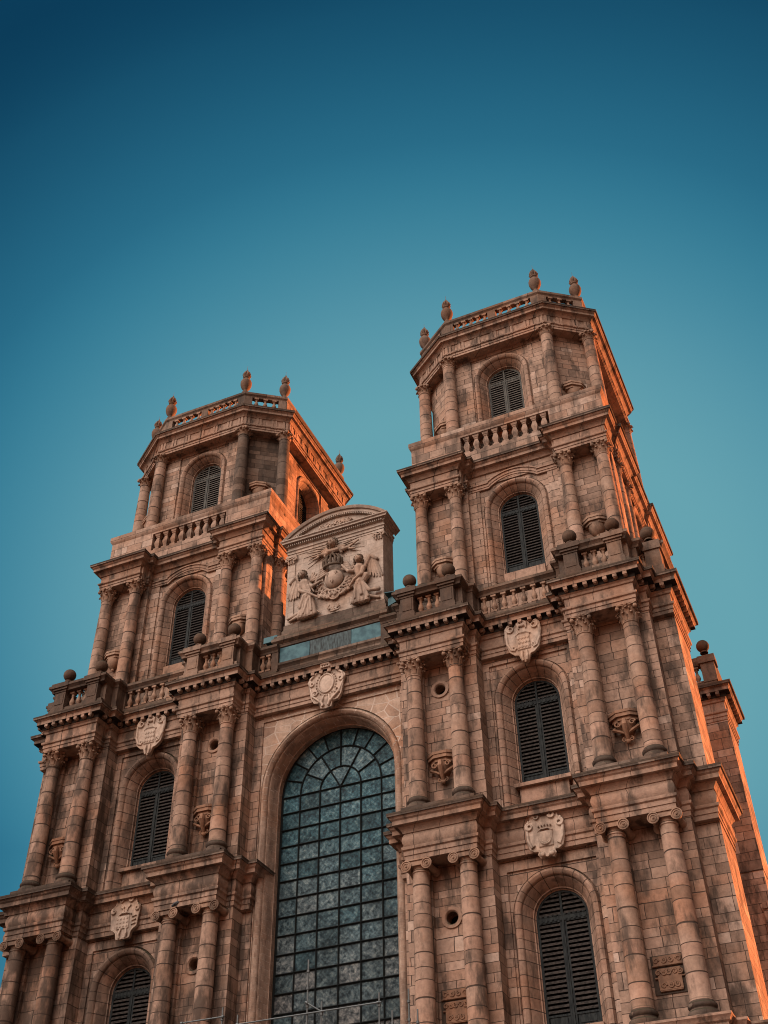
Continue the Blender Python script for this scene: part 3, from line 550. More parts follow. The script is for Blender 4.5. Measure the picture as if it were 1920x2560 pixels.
# --- carved cartouches
def spiral(g,cx,cz,y,r,turns=1.4,a0=0,dirn=1,t=.03):
    n=int(14*turns); g.tube([(cx+r*(1-.75*k/n)*math.cos(a0+dirn*2*PI*turns*k/n),y,cz+r*(1-.75*k/n)*math.sin(a0+dirn*2*PI*turns*k/n)) for k in range(n+1)],[t*(1.15-.4*k/n) for k in range(n+1)],6)
def cartouche(kind,cx,y,z0,z1,hw,label):
    g=G(); H=z1-z0; X=lambda a:cx+a*hw; Zz=lambda b:z0+b*H
    side=[(0,0),(.16,.02),(.24,.10),(.30,.18),(.52,.20),(.80,.30),(.92,.45),(1,.70),(.98,.88),(.80,.97),(.62,.94),(.50,.86),(.40,.90),(.30,.98),(.12,1.0)]
    if kind=='crescent': side=[(0,.02),(.12,.05),(.34,.0),(.46,.08),(.40,.16),(.62,.16),(.86,.22),(.98,.40),(1,.78),(.86,.86),(.74,.84),(.70,.97),(.45,1.0),(.2,.97)]
    if kind=='cipher': side=[(0,.02),(.2,.0),(.44,.02),(.5,.16),(.66,.22),(.86,.26),(.9,.45),(.96,.6),(.98,.74),(.80,.78),(.70,.82),(.66,.95),(.4,1.0),(.15,.97)]
    if kind=='oval': side=[(0,0),(.28,.02),(.32,.14),(.62,.16),(.78,.26),(.86,.42),(.9,.55),(1,.66),(.86,.74),(.66,.76),(.5,.9),(.3,.99)]
    poly=[(X(a),Zz(b)) for a,b in side]+[(X(-a),Zz(b)) for a,b in side[::-1] if a>0]
    g.prism(poly,y-.09,y+.06)
    yf=y-.10
    rim=[(x,yf+.01,z) for x,z in poly]; rim.append(rim[0]); g.tube(rim,.032,6)
    if kind in('lozenge','lozenge2'):
        for s_ in (-1,1):
            spiral(g,X(.68*s_),Zz(.84),yf-.03,.17*1.0,1.5,PI/2,-s_,.035)
            g.tube([(X(.93*s_),yf,Zz(.8)),(X(.92*s_),yf-.02,Zz(.5)),(X(.72*s_),yf-.02,Zz(.33)),(X(.5*s_),yf-.02,Zz(.30))],[.04,.055,.045,.03],6)
            spiral(g,X(.55*s_),Zz(.37),yf-.02,.09,1.2,0,s_,.025)
            g.tube([(X(.12*s_),yf-.02,Zz(.26)),(X(.16*s_),yf-.05,Zz(.12)),(X(.10*s_),yf-.04,Zz(.01))],[.04,.06,.05],6)
            g.tube([(X(.2*s_),yf-.02,Zz(.80)),(X(.25*s_),yf-.05,Zz(.92)),(X(.1*s_),yf-.05,Zz(.98))],[.03,.04,.05],6)
        g.tube([(X(-.42),yf-.02,Zz(.66)),(X(-.2),yf-.05,Zz(.70)),(X(.2),yf-.05,Zz(.70)),(X(.42),yf-.02,Zz(.66))],.03,6)
        g.box(X(-.36),X(.36),yf-.03,yf+.03,Zz(.30),Zz(.66))
        for r_ in range(3):
            for c_ in range(4):
                x=X(-.27+.18*c_+(.0 if r_%2==0 else .04)); z=Zz(.36+.105*r_)
                g.prism([(x,z-.06),(x+.045,z),(x,z+.075),(x-.045,z)],yf-.06,yf)
        g.ball((X(0),yf-.03,Zz(.90)),.10,8,6,(1.6,.7,1))
    elif kind=='crescent':
        for s_ in (-1,1):
            spiral(g,X(.82*s_),Zz(.72),yf-.03,.14,1.6,PI/2,-s_,.034); spiral(g,X(.42*s_),Zz(.92),yf-.03,.12,1.5,PI,s_,.034)
            g.tube([(X(.95*s_),yf,Zz(.66)),(X(.92*s_),yf-.03,Zz(.4)),(X(.74*s_),yf-.03,Zz(.24)),(X(.6*s_),yf-.02,Zz(.3))],[.035,.05,.055,.03],6)
            g.ball((X(.26*s_),yf-.03,Zz(.07)),.09,8,6,(1.2,.8,1))
        g.tube([(X(-.40),yf-.02,Zz(.58)),(X(-.2),yf-.06,Zz(.62)),(X(.2),yf-.06,Zz(.62)),(X(.40),yf-.02,Zz(.58))],.03,6)
        for k in range(5): g.ball((X(-.32+.16*k),yf-.05,Zz(.69+.02*(1-abs(k-2)/2))),.04,6,5)
        g.box(X(-.38),X(.38),yf-.03,yf+.03,Zz(.24),Zz(.58))
        pts=[(X(0)+.18*math.cos(a),yf-.045,Zz(.40)+.18*math.sin(a)) for a in [PI*1.0+PI*k/10 for k in range(11)]]; g.tube(pts,[.012,.02,.03,.04,.045,.05,.045,.04,.03,.02,.012],6)
    elif kind=='cipher':
        for s_ in (-1,1):
            spiral(g,X(.80*s_),Zz(.68),yf-.03,.11,1.5,PI/2,-s_,.03); spiral(g,X(.35*s_),Zz(.92),yf-.03,.11,1.5,PI,s_,.032); spiral(g,X(.22*s_),Zz(.76),yf-.03,.07,1.3,0,s_,.022)
            g.tube([(X(.2*s_),yf-.02,Zz(.76)),(X(.08*s_),yf-.03,Zz(.62))],.022,6)
            g.tube([(X(.18*s_),yf-.02,Zz(.24)),(X(.26*s_),yf-.05,Zz(.10)),(X(.2*s_),yf-.03,Zz(.01))],[.04,.05,.045],6)
        g.tube([(X(-.45),yf-.02,Zz(.56)),(X(-.2),yf-.05,Zz(.60)),(X(.2),yf-.05,Zz(.60)),(X(.45),yf-.02,Zz(.56))],.028,6)
        g.box(X(-.52),X(.34),yf-.03,yf+.03,Zz(.24),Zz(.54))
        for k in range(12):
            x=X(-.44+.22*(k%4)); z=Zz(.29+.09*(k//4)); g.ball((x,yf-.04,z),.032,6,5,(1.3,.8,1))
        for k in range(3): g.tube([(X(.5),yf-.02,Zz(.30+.09*k)),(X(.8),yf-.03,Zz(.33+.09*k))],.02,5)
    else:
        pts=[(cx+.40*math.cos(a)*.8,yf-.03,Zz(.55)+.52*math.sin(a)*.8) for a in [2*PI*k/24 for k in range(25)]]; g.tube(pts,.035,6)
        for k in range(26):
            a=2*PI*k/26; g.ball((cx+.43*math.cos(a),yf-.02,Zz(.55)+.53*math.sin(a)),.035,6,5)
        g.ball((cx,yf+.02,Zz(.55)),.36,14,9,(.85,.22,1.15))
        g.tube([(X(-.3),yf,Zz(.86)),(X(-.2),yf-.12,Zz(.97)),(X(.2),yf-.12,Zz(.97)),(X(.3),yf,Zz(.86))],[.06,.09,.09,.06],8)
        for k in range(4): g.ball((X(-.2+.13*k),yf-.13,Zz(.90)),.05,6,5)
        for s_ in (-1,1):
            spiral(g,X(.78*s_),Zz(.60),yf-.03,.13,1.5,PI/2,-s_,.032); spiral(g,X(.58*s_),Zz(.36),yf-.03,.13,1.2,PI,s_,.032)
            g.tube([(X(.5*s_),yf,Zz(.84)),(X(.85*s_),yf-.03,Zz(.72)),(X(.92*s_),yf-.02,Zz(.60))],[.05,.05,.03],6)
            g.tube([(X(.9*s_),yf,Zz(.55)),(X(.70*s_),yf-.04,Zz(.3)),(X(.4*s_),yf-.04,Zz(.2)),(X(.1*s_),yf-.04,Zz(.06))],[.03,.05,.06,.05],6)
            g.tube([(X(.15*s_),yf,Zz(.28)),(X(.22*s_),yf-.05,Zz(.14)),(X(.14*s_),yf-.06,Zz(.03))],[.04,.06,.05],6)
    o=part('coat_of_arms',g,'white',ROOT,label=label,smooth=60); return fuse(o,.017)

# --- brackets
def corbel(x,y,zt,zb,hw,fancy=True,rz=0,parent=None):
    g=G(); h=zt-zb
    def semi(r,z0,z1,k=1.0):
        poly=[(-r,0),(-r,-r*.35),(-r*.45,-r*.78),(r*.45,-r*.78),(r,-r*.35),(r,0)]; g.plan(poly,z0,z1)
    semi(hw,-.10,0); semi(hw*.94,-.17,-.10); semi(hw*.97,-.24,-.17); semi(hw*.80,-.36,-.24)
    if fancy:
        g.lathe([(hw*.62,-.36),(hw*.60,-.5),(hw*.42,-.7),(hw*.22,-.9),(hw*.12,-h+.12)],n=12,a0=-PI,a1=0)
        for sx in (-1,1):
            g.tube([(sx*hw*.72,-.05,-.45),(sx*hw*.75,-.20,-.60),(sx*hw*.35,-.24,-.72),(sx*.05,-.22,-.80)],[.05,.07,.06,.04],6)
            spiral(g,sx*hw*.45,-.48,-.34,.11,1.3,0,sx,.03); spiral(g,sx*.12,-h+.14,-.16,.08,1.2,PI/2,-sx,.025)
        g.tube([(0,-.40,-.36),(0,-.42,-.55),(0,-.30,-.8),(0,-.12,-h+.1)],[.07,.10,.08,.06],8); g.ball((0,-.14,-h+.08),.09,8,6)
    else:
        g.lathe([(hw*.66,-.36),(hw*.62,-.50),(hw*.5,-.64),(hw*.3,-.76),(hw*.12,-.82)],n=12,a0=-PI,a1=0); g.ball((0,-.06,-.86),.07,8,6)
    o=link('corbel',mesh('corbel',g,'relief_dk' if fancy else 'relief_col',smooth=35),ROOT,(x,y,zt),rz=rz); o['group']='carved wall corbels between the columns'
    return o
M['relief_dk']=stone('dark_carving_stone','mould',9,9,stops=[(0,(.20,.12,.08)),(1,(.30,.18,.12))],stain=.6,mortar=.0,bump=.4)  # darker tone for the corbels and panel carvings

# ------------------------------------------------------------ facade stages
FW=-.15          # main wall plane
EW=-.34          # main face of the entablatures above it
def tower(s):
    X=TW(s); 
    def W(u): return s*(T+u)
    # ---------- stages A and B share one plan
    ent=[(-4.75,EW),(-4.75,-.85),(-4.45,-.85),(-4.45,-1.55),(-2.0,-1.55),(-2.0,-.85),(-1.75,-.85),(-1.75,EW),(1.75,EW),(1.75,-.85),(2.0,-.85),(2.0,-1.55),(4.45,-1.55),(4.45,-.85),(4.75,-.85),(4.75,EW),(5.5,EW),(5.5,2.4),(3.0,2.4),(3.0,7.86),(5.82,7.86),(5.82,10.2),(-3.0,10.2)]; entA=ent[:19]
    segs=[((-5.11,.9),(-5.11,-.15)),((-5.11,-.15),(-4.75,-.15)),((-4.75,-.15),(-4.75,-.85)),((-4.75,-.85),(-3.85,-.85)),((-3.85,-.85),(-3.85,-.70)),((-3.85,-.70),(-2.7,-.70)),((-2.7,-.70),(-2.7,-.85)),((-2.7,-.85),(-1.75,-.85)),((-1.75,-.85),(-1.75,FW)),'win',((1.75,FW),(1.75,-.85)),((1.75,-.85),(2.7,-.85)),((2.7,-.85),(2.7,-.70)),((2.7,-.70),(3.85,-.70)),((3.85,-.70),(3.85,-.85)),((3.85,-.85),(4.75,-.85)),((4.75,-.85),(4.75,FW)),((4.75,FW),(5.5,FW)),((5.5,FW),(5.5,2.4)),((5.5,2.4),(3.0,2.4)),((3.0,2.4),(3.0,7.86)),((3.0,7.86),(5.82,7.86)),((5.82,7.86),(5.82,10.2)),((5.82,10.2),(-3,10.2)),((-3,10.2),(-5.11,.9))]
    for st,(z0,z1,zs,zb,zt,oz) in {'A':(11.3,17.6,15.62,12.2,17.10,15.72),'B':(19.0,25.4,23.55,20.25,25.04,24.22)}.items():
        g=G(); ga=G()
        for q in segs:
            if q=='win':
                F=Fr(-1.75,FW,1,0); archwall(g,ga,F,3.5,z0,z1,1.75,zs,z0,1.5,zt,1.43,RINGS(1.43,.86,.72))
                continue
            (x0,y0),(x1,y1)=q
            if abs(x0+3.85)<1e-6 and abs(x1+2.7)<1e-6:
                # recess with the round opening
                cx=-3.27; Fq=Fr(x0,y0,1,0); c=cx-x0; r=.205; n=20; L_=x1-x0
                g.face((Fq(0,0,z0),Fq(L_,0,z0),Fq(L_,0,oz-.5),Fq(0,0,oz-.5))); g.face((Fq(0,0,oz+.5),Fq(L_,0,oz+.5),Fq(L_,0,z1),Fq(0,0,z1)))
                def outp(t):
                    cs,sn=math.cos(t),math.sin(t); k=1e9
                    if cs>1e-6: k=min(k,(L_-c)/cs)
                    if cs<-1e-6: k=min(k,c/-cs)
                    if abs(sn)>1e-6: k=min(k,.5/abs(sn))
                    return c+k*cs,oz+k*sn
                an=sorted([2*PI*k/n for k in range(n+1)]+[math.atan2(.5,L_-c),PI-math.atan2(.5,c),PI+math.atan2(.5,c),2*PI-math.atan2(.5,L_-c)])
                for t0,t1 in zip(an,an[1:]):
                    a,b=outp(t0),outp(t1); i0=(c+r*math.cos(t0),oz+r*math.sin(t0)); i1=(c+r*math.cos(t1),oz+r*math.sin(t1))
                    g.face((Fq(i0[0],0,i0[1]),Fq(a[0],0,a[1]),Fq(b[0],0,b[1]),Fq(i1[0],0,i1[1])))
                gr=G()
                for ra,da,rb,db in ((.35,0,.35,-.05),(.35,-.05,.245,-.05),(.245,-.05,.205,-.0),(.205,0,.205,.45)):
                    for k in range(24):
                        t0,t1=2*PI*k/24,2*PI*(k+1)/24
                        gr.face((Fq(c+ra*math.cos(t0),da,oz+ra*math.sin(t0)),Fq(c+ra*math.cos(t1),da,oz+ra*math.sin(t1)),Fq(c+rb*math.cos(t1),db,oz+rb*math.sin(t1)),Fq(c+rb*math.cos(t0),db,oz+rb*math.sin(t0))))
                oc=part('oculus',gr,'mould',ROOT,X,label='small round stone-ringed opening between two columns')
                gd=G(); gd.face([Fq(c+.24*math.cos(2*PI*k/16),.44,oz+.24*math.sin(2*PI*k/16)) for k in range(16)]); part('dark_opening',gd,'void',oc,X,smooth=0)
                continue
            g.face(((x0,y0,z0),(x1,y1,z0),(x1,y1,z1),(x0,y0,z1)))
        part('tower_wall',g,'wall',ROOT,X,smooth=0)
        am=part('window_arch',ga,'arch',ROOT,X,smooth=35)
        # sill and apron inside the jambs
        gs=G(); gs.box(-.87,.87,FW+.30,FW+1.1,z0+.02,zb-.10); gs.box(-1.0,1.0,FW+.14,FW+1.1,zb-.16,zb-.03); part('window_sill',gs,'mould',ROOT,X)
        window(Fr(0,FW,1,0),0,zs,zb,.86,.72,xf=X)
        # putlog holes left in the masonry
        # columns
        for u in (-4.09,-2.44,2.44,4.09): column(st,W(u),-1.21)
        # plinth under columns
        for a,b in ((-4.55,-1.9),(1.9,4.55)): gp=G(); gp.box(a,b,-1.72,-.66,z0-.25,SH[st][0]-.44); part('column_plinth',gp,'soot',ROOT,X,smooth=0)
    # lower courses down to the ground
    g=G(); low=[(-5.11,FW),(-4.45,-1.6),(4.45,-1.6),(5.55,FW),(5.55,2.4),(5.82,7.86),(5.82,10.2),(-5.11,10.2)]
    g.plan([(-5.11,FW),(-4.6,FW),(-4.6,-1.6),(4.6,-1.6),(4.6,FW),(5.55,FW),(5.55,10.2),(-5.11,10.2)],0,10.6); part('lower_storey',g,'wall',ROOT,X,smooth=0)
    gb=G(); sweep(gb,entab(9.9,10.2,10.75,11.37,.48),[(-5.0,EW)]+ent); gb.box(-4.6,4.6,-1.5,2,10.0,11.33); part('entablature',gb,'mould',ROOT,X,smooth=20)
    # entablature of stage A (cushion frieze) ends beside the great window
    g=G(); sweep(g,entab(17.48,17.93,18.42,19.02,.48,bulge=.07),[(-5.09,.6),(-5.09,EW)]+entA)
    gr_=G(); gr_.box(4.0,5.80,7.9,10.15,17.0,19.5); part('buttress',gr_,'wall',ROOT,X,smooth=0)
    for a,b in ((-4.37,-2.08),(2.08,4.37)): g.box(a,b,-1.47,-.60,17.50,19.0)
    g.box(-5.0,5.42,EW+.05,2.2,17.6,18.99); g.box(-4.95,5.46,EW+.06,FW+.02,17.49,17.7)
    part('entablature',g,'mould',ROOT,X,smooth=20); capping([(-5.09,.6),(-5.09,EW)]+entA,.48,19.02,X)
    # entablature of stage B with modillions, runs on to the middle of the front
    full=[(-T,EW)]+ent
    g=G(); sweep(g,entab(25.28,25.68,26.10,26.76,.48,mod=True),full,caps=False)
    for a,b in ((-4.37,-2.08),(2.08,4.37)): g.box(a,b,-1.47,-.60,25.30,26.74)
    off=.05; op=offset(full,off)
    for (a,b) in list(zip(op,op[1:]))[:-1]:
        l_=math.hypot(b[0]-a[0],b[1]-a[1]); dx,dy=(b[0]-a[0])/l_,(b[1]-a[1])/l_; nx,ny=dy,-dx
        n=max(1,int(round(l_/.375)))
        for k in range(n):
            t=(k+.5)*l_/n; c=(a[0]+dx*t+nx*.16,a[1]+dy*t+ny*.16,26.365)
            if l_<.5 and k==0 and n==1 and l_<.35: continue
            g.obox(c,(dx*.075,dy*.075,0),(nx*.15,ny*.15,0),(0,0,.065)); g.obox((c[0]+nx*.03,c[1]+ny*.03,26.30),(dx*.055,dy*.055,0),(nx*.09,ny*.09,0),(0,0,.03))
    part('entablature',g,'mould',ROOT,X,smooth=20); capping(full,.48,26.76,X)
    g=G(); sweep(g,[(.10,26.235),(.183,26.235),(.183,26.418),(.36,26.418),(.36,26.428),(.10,26.428)],full,caps=False); part('dark_band',g,'void2',ROOT,X,smooth=0)  # near-black strip on the recess and soffit between the modillions
    g=G(); g.box(-T+.0,-4.78,EW+.02,.3,25.31,26.0); g.box(-4.7,5.46,EW+.06,FW+.02,25.29,25.6); part('soffit',g,'mould',ROOT,X,smooth=0)
    g=G(); g.box(-T+.0,5.42,FW+.06,2.32,26.0,26.70); g.box(-T+.0,4.2,2.32,9.9,26.2,26.70); g.box(4.2,5.7,7.95,10.1,26.2,26.7); g.box(-4.4,-2.03,-1.5,.2,26.4,26.72); g.box(2.03,4.4,-1.5,.2,26.4,26.72); part('terrace_floor',g,'dark',ROOT,X,smooth=0)
    # ---------- balustrade of the terrace
    rp=[(-5.75,EW)]+ent[:18]+[(5.5,2.3)]
    rp=[(-5.75,EW)]+ent[:17]+[(5.5,2.3)]
    g=G(); o_=.08
    sweep(g,[(-.32,26.78),(o_+.10,26.78),(o_+.10,27.05),(o_+.03,27.12),(o_+.03,27.22),(-.25,27.24)],rp)
    sweep(g,[(-.26,28.07),(o_+.02,28.07),(o_+.04,28.15),(o_+.12,28.24),(o_+.15,28.26),(o_+.15,28.36),(o_+.10,28.42),(-.32,28.42)],rp)
    bt=part('balustrade',g,'rail',ROOT,X,smooth=20)
    g=G()
    for sp in ([(-5.75,EW),(-5.45,EW)],[(-4.9,EW),(-4.75,EW),(-4.75,-.85),(-4.45,-.85),(-4.45,-1.4)],[(-2.0,-1.4),(-2.0,-.85),(-1.75,-.85),(-1.75,EW),(-1.6,EW)],[(1.6,EW),(1.75,EW),(1.75,-.85),(2.0,-.85),(2.0,-1.4)],[(4.45,-1.4),(4.45,-.85),(4.75,-.85)]):
        g=G(); sweep(g,[(-.22,27.2),(o_,27.2),(o_,28.1),(-.22,28.1)],sp); part('dado',g,'rail',bt,X,smooth=0)
    for u in (-4.10,-2.45,2.45,4.10):
        g=G(); y0=-1.66
        g.box(u-.27,u+.27,y0,-1.10,27.2,28.1); g.box(u-.33,u+.33,y0-.06,-1.06,26.8,27.26); g.box(u-.30,u+.30,y0-.03,-1.08,27.26,27.34)
        g.box(u-.30,u+.30,y0-.03,-1.08,28.03,28.12); g.box(u-.36,u+.36,y0-.09,-1.02,28.12,28.22); g.box(u-.42,u+.42,y0-.14,-.98,28.22,28.44); g.box(u-.19,u+.19,y0+.05,y0+.05,27.45,27.95)
        g.box(u-.2,u+.2,y0-.02,y0+.01,27.42,27.96)
        pd=part('pedestal',g,'rail',bt,X,smooth=0)
        link('ball_finial',BALL,pd,(W(u),-1.29,29.10-.275+.27))
    for u,y in ((5.2,-.27),):
        g=G(); g.box(u-.24,u+.33,-.56,.08,27.2,28.1); g.box(u-.30,u+.39,-.62,.12,28.06,28.44); g.box(u-.30,u+.37,-.60,.1,26.8,27.28); pd=part('pedestal',g,'rail',bt,X,smooth=0); link('ball_finial',BALL,pd,(W(u-.02),-.24,29.09))
    bl=[(u,-1.38) for u in (-3.62,-3.28,-2.94,2.94,3.28,3.62)]+[(-1.6+.4*k+.2-.0,-.34) for k in range(8)]+[(4.86,-.36)]+[(5.33,.35+.36*k) for k in range(5)]+[(-5.3,-.34),(-5.02,-.34)]
    for u,y in bl: link('baluster',BAL,bt,(W(u),y,27.24))
    # rear buttress balustrade with its ball
    g=G(); rb=[(4.3,7.95),(5.75,7.95),(5.75,10.1),(4.3,10.1)]
    sweep(g,[(-.3,26.78),(.02,26.78),(.02,27.2),(-.3,27.2)],rb); sweep(g,[(-.3,28.07),(.0,28.07),(.08,28.25),(.08,28.42),(-.3,28.42)],rb)
    g.box(5.25,5.82,7.90,8.45,27.2,28.1); g.box(5.18,5.90,7.83,8.5,28.1,28.44)
    rbt=part('balustrade',g,'rail',ROOT,X,smooth=0); link('ball_finial',BALL,rbt,(W(5.5),8.18,29.09))
    for u,y in ((4.75,8.08),(5.03,8.08),(5.62,8.75),(5.62,9.1),(5.62,9.45)): link('baluster',BAL,rbt,(W(u),y,27.24))
    g=G(); g.box(5.5,5.98,7.7,10.4,0,17.5); g.box(5.5,6.04,7.64,10.46,17.5,17.75); part('buttress',g,'wall',ROOT,X,smooth=0)
    # ---------- corbels and carved panels
    for u in (-3.27,3.27):
        corbel(W(u),-.70,21.48,20.35,.56,True)
        g=G(); zc=12.42; g.box(u-.50,u+.50,-.73,-.60,zc,zc+1.10); 
        pr=G()
        for (za,hw_,n) in ((zc+.92,.44,4),(zc+.58,.40,5),(zc+.22,.30,3)):
            for k in range(n):
                xx=u-hw_+2*hw_*(k+.5)/n; spiral(pr,xx,za,-.80,.085,1.2,k,(-1)**k,.03)
            pr.tube([(u-hw_-.03,-.76,za-.13),(u+hw_+.03,-.76,za-.13)],.035,6)
        pr.box(u-.42,u+.42,-.80,-.7,zc+.78,zc+1.05); pr.box(u-.34,u+.34,-.80,-.7,zc+.1,zc+.7)
        bp=part('carved_panel',g,'dark',ROOT,X,smooth=0); part('carving',pr,'relief_dk',bp,X)
    # ---------- stage C
    def sym(half): return half+[(-u,y) for u,y in half[::-1]]
    WP=.75
    g=G(); ga=G(); z0,z1=26.7,34.9
    cw=[((-4.33,.55),(-2.75,.55)),((-2.75,.55),(-2.0,.55)),((-2.0,.55),(-2.0,WP)),'win',((2.0,WP),(2.0,.55)),((2.0,.55),(4.33,.55))]
    for q in cw:
        if q=='win': archwall(g,ga,Fr(-2.0,WP,1,0),4.0,z0,z1+.55,2.0,33.35,27,1.52,34.80,1.42,RINGS(1.42,.83,.56)); continue
        (x0,y0),(x1,y1)=q; g.face(((x0,y0,z0),(x1,y1,z0),(x1,y1,z1),(x0,y0,z1)))
    for F in (Fr(4.33,.55,0,1),Fr(-4.33,9.75,0,-1)):
        archwall(g,ga,F,9.2,z0,z1,4.6,33.35,27,1.52,34.80,1.42,RINGS(1.42,.83,.56)); 
    g.face(((4.33,9.75,z0),(-4.33,9.75,z0),(-4.33,9.75,z1),(4.33,9.75,z1)))
    part('tower_wall',g,'wall',ROOT,X,smooth=0); part('window_arch',ga,'arch',ROOT,X,smooth=35)
    # hood mould that lifts over the arch
    g=G(); zc=33.35; hp=[(-2.0,34.78),(-1.08,34.78)]; r=1.62; a0=math.acos(1.08/r)
    hp=[(-2.0,zc+r*math.sin(a0))]+[(-r*math.cos(a0+(PI-2*a0)*k/14),zc+r*math.sin(a0+(PI-2*a0)*k/14)) for k in range(15)]+[(2.0,zc+r*math.sin(a0))]
    for (p,q) in zip(hp,hp[1:]):
        for (o0,o1,d0) in ((0,.10,.03),(.10,.24,.06),(.24,.30,.11)):
            l_=math.hypot(q[0]-p[0],q[1]-p[1]); nx,nz=-(q[1]-p[1])/l_,(q[0]-p[0])/l_
            def pt(b,o,y): 
                if abs(b[0])<1.09 : a=math.atan2(b[1]-zc,b[0]); return (b[0]+o*math.cos(a),y,b[1]+o*math.sin(a)) if abs(abs(b[0])-1.08)>1e-3 else (b[0]+0*o,y,b[1]+o)
                return (b[0],y,b[1]+o)
            A=[pt(p,o0,WP-d0),pt(q,o0,WP-d0),pt(q,o1,WP-d0),pt(p,o1,WP-d0)]; B=[(x,WP+.05,z) for x,y,z in A]
            g.face(A); g.face((A[0],A[1],B[1],B[0])); g.face((A[3],A[2],B[2],B[3]))
    part('hood_mould',g,'mould',ROOT,X,smooth=20)
    window(Fr(0,WP,1,0),0,33.35,30.05,.83,.56,grey=False,xf=X)
    gs=G(); gs.box(-.86,.86,WP+.2,WP+.8,27.0,29.97); part('window_sill',gs,'mould',ROOT,X)
    side=1 if s>0 else -1
    Fs=Fr(4.33,.55,0,1) if side>0 else Fr(-4.33,9.75,0,-1)
    window(Fs,4.6,33.35,30.05,.83,.56,xf=X)
    for u in (-4.03,-2.45,2.45,4.03): column('C',W(u),.2)
    for y in (1.62,3.15,7.13,8.66): column('C',W(side*(4.18 if s>0 else 4.40)),y)
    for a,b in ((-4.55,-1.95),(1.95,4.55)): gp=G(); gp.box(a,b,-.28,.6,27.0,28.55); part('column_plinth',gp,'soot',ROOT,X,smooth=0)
    corbel(W(-3.24),.5,31.02,30,.52,False); corbel(W(3.24),.5,31.02,30,.52,False)
    h1=[(-4.48,9.9),(-4.48,6.8),(-4.34,6.8),(-4.34,3.5),(-4.48,3.5),(-4.48,1.2),(-4.34,1.2),(-4.34,-.07),(-2.2,-.07),(-2.2,.42),(-2.0,.42),(-2.0,WP)]
    cp=sym(h1)
    g=G(); sweep(g,entab(34.64,34.98,35.40,35.96,.47,only='top'),cp,closed=True); i_=cp.index((2.0,WP)); sweep(g,entab(34.64,34.98,35.40,35.96,.47,only='low'),cp[i_:]+cp[:i_][:cp.index((-2.0,WP))+1])
    # the architrave and frieze rise over the window between the column pairs
    for a,b in ((-4.27,-2.06),(2.06,4.27)): g.box(a,b,-.0,.7,34.66,35.94)
    g.box(-4.2,4.2,WP+.05,9.6,34.9,35.93)
    part('entablature',g,'mould',ROOT,X,smooth=20); capping(cp,.47,35.96,X,True)
    # ---------- parapet
    pp=[(-4.40,9.6),(-4.40,.31),(-2.0,.31),(-2.0,.31)]
    g=G(); pl=[(-4.42,9.6),(-4.42,.31),(-2.05,.31)]; pr_=[(2.05,.31),(4.42,.31),(4.42,9.6)]
    dado=[(-.4,35.97),(.04,35.97),(.04,36.35),(0,36.40),(0,37.72),(.03,37.76),(.08,37.84),(.10,37.90),(.10,38.12),(.06,38.17),(-.4,38.17)]
    sweep(g,dado,pl); sweep(g,dado,pr_)
    sweep(g,[(-.4,35.97),(.04,35.97),(.04,36.35),(.0,36.42),(0,36.58),(-.4,36.58)],[(-2.05,.31),(2.05,.31)])
    sweep(g,[(-.4,37.62),(.0,37.62),(0,37.72),(.03,37.76),(.08,37.84),(.10,37.90),(.10,38.12),(.06,38.17),(-.4,38.17)],[(-2.05,.31),(2.05,.31)])
    g.box(-2.1,2.1,.80,.84,36.5,37.7)
    pb=part('parapet',g,'rail2',ROOT,X,smooth=20)
    for k in range(9): link('baluster',BALP,pb,(W(-1.80+.45*k),.50,36.58))
    g=G(); g.box(-4.2,4.2,.75,9.5,35.95,37.3); part('terrace_floor',g,'dark',ROOT,X,smooth=0)
    # ---------- stage D: octagonal belfry
    cy=5.14
    def octa(a,fy,b,sy):   # front half-width a at y=fy, side half-width b from y=sy
        return [(-a,fy),(a,fy),(b,sy),(b,2*cy-sy),(a,2*cy-fy),(-a,2*cy-fy),(-b,2*cy-sy),(-b,sy)]
    wo=octa(2.33,.88,3.90,2.02)
    g=G(); ga=G(); z0,z1=36.9,43.4
    for i in range(8):
        p,q=wo[i],wo[(i+1)%8]; l_=math.hypot(q[0]-p[0],q[1]-p[1]); F=Fr(p[0],p[1],q[0]-p[0],q[1]-p[1])
        if i in(0,2,6): archwall(g,ga,F,l_,z0,z1,l_/2,41.52,z0,1.42,42.98,1.36,RINGS(1.36,.80,.62))
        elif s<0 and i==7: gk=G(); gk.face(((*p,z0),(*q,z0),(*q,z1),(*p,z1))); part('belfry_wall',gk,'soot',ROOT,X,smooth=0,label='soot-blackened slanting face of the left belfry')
        else: g.face(((*p,z0),(*q,z0),(*q,z1),(*p,z1)))
    part('belfry_wall',g,'wall',ROOT,X,smooth=0); part('window_arch',ga,'arch',ROOT,X,smooth=35)
    for i in (0,2 if s>0 else 6):
        p,q=wo[i],wo[(i+1)%8]; l_=math.hypot(q[0]-p[0],q[1]-p[1]); F=Fr(p[0],p[1],q[0]-p[0],q[1]-p[1])
        window(F,l_/2,41.52,38.9,.80,.60,grey=(i==0),scallop=False,xf=X)
    colo=octa(2.45,.60,4.17,1.78)
    for i in ((0,1,2,3,7) if s>0 else (0,1,2,7,6)):
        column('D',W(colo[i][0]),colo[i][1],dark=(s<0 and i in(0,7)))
    fo=octa(2.48,.43,4.35,1.79)
    g=G(); sweep(g,entab(43.12,43.47,43.98,44.50,.45),fo,closed=True)
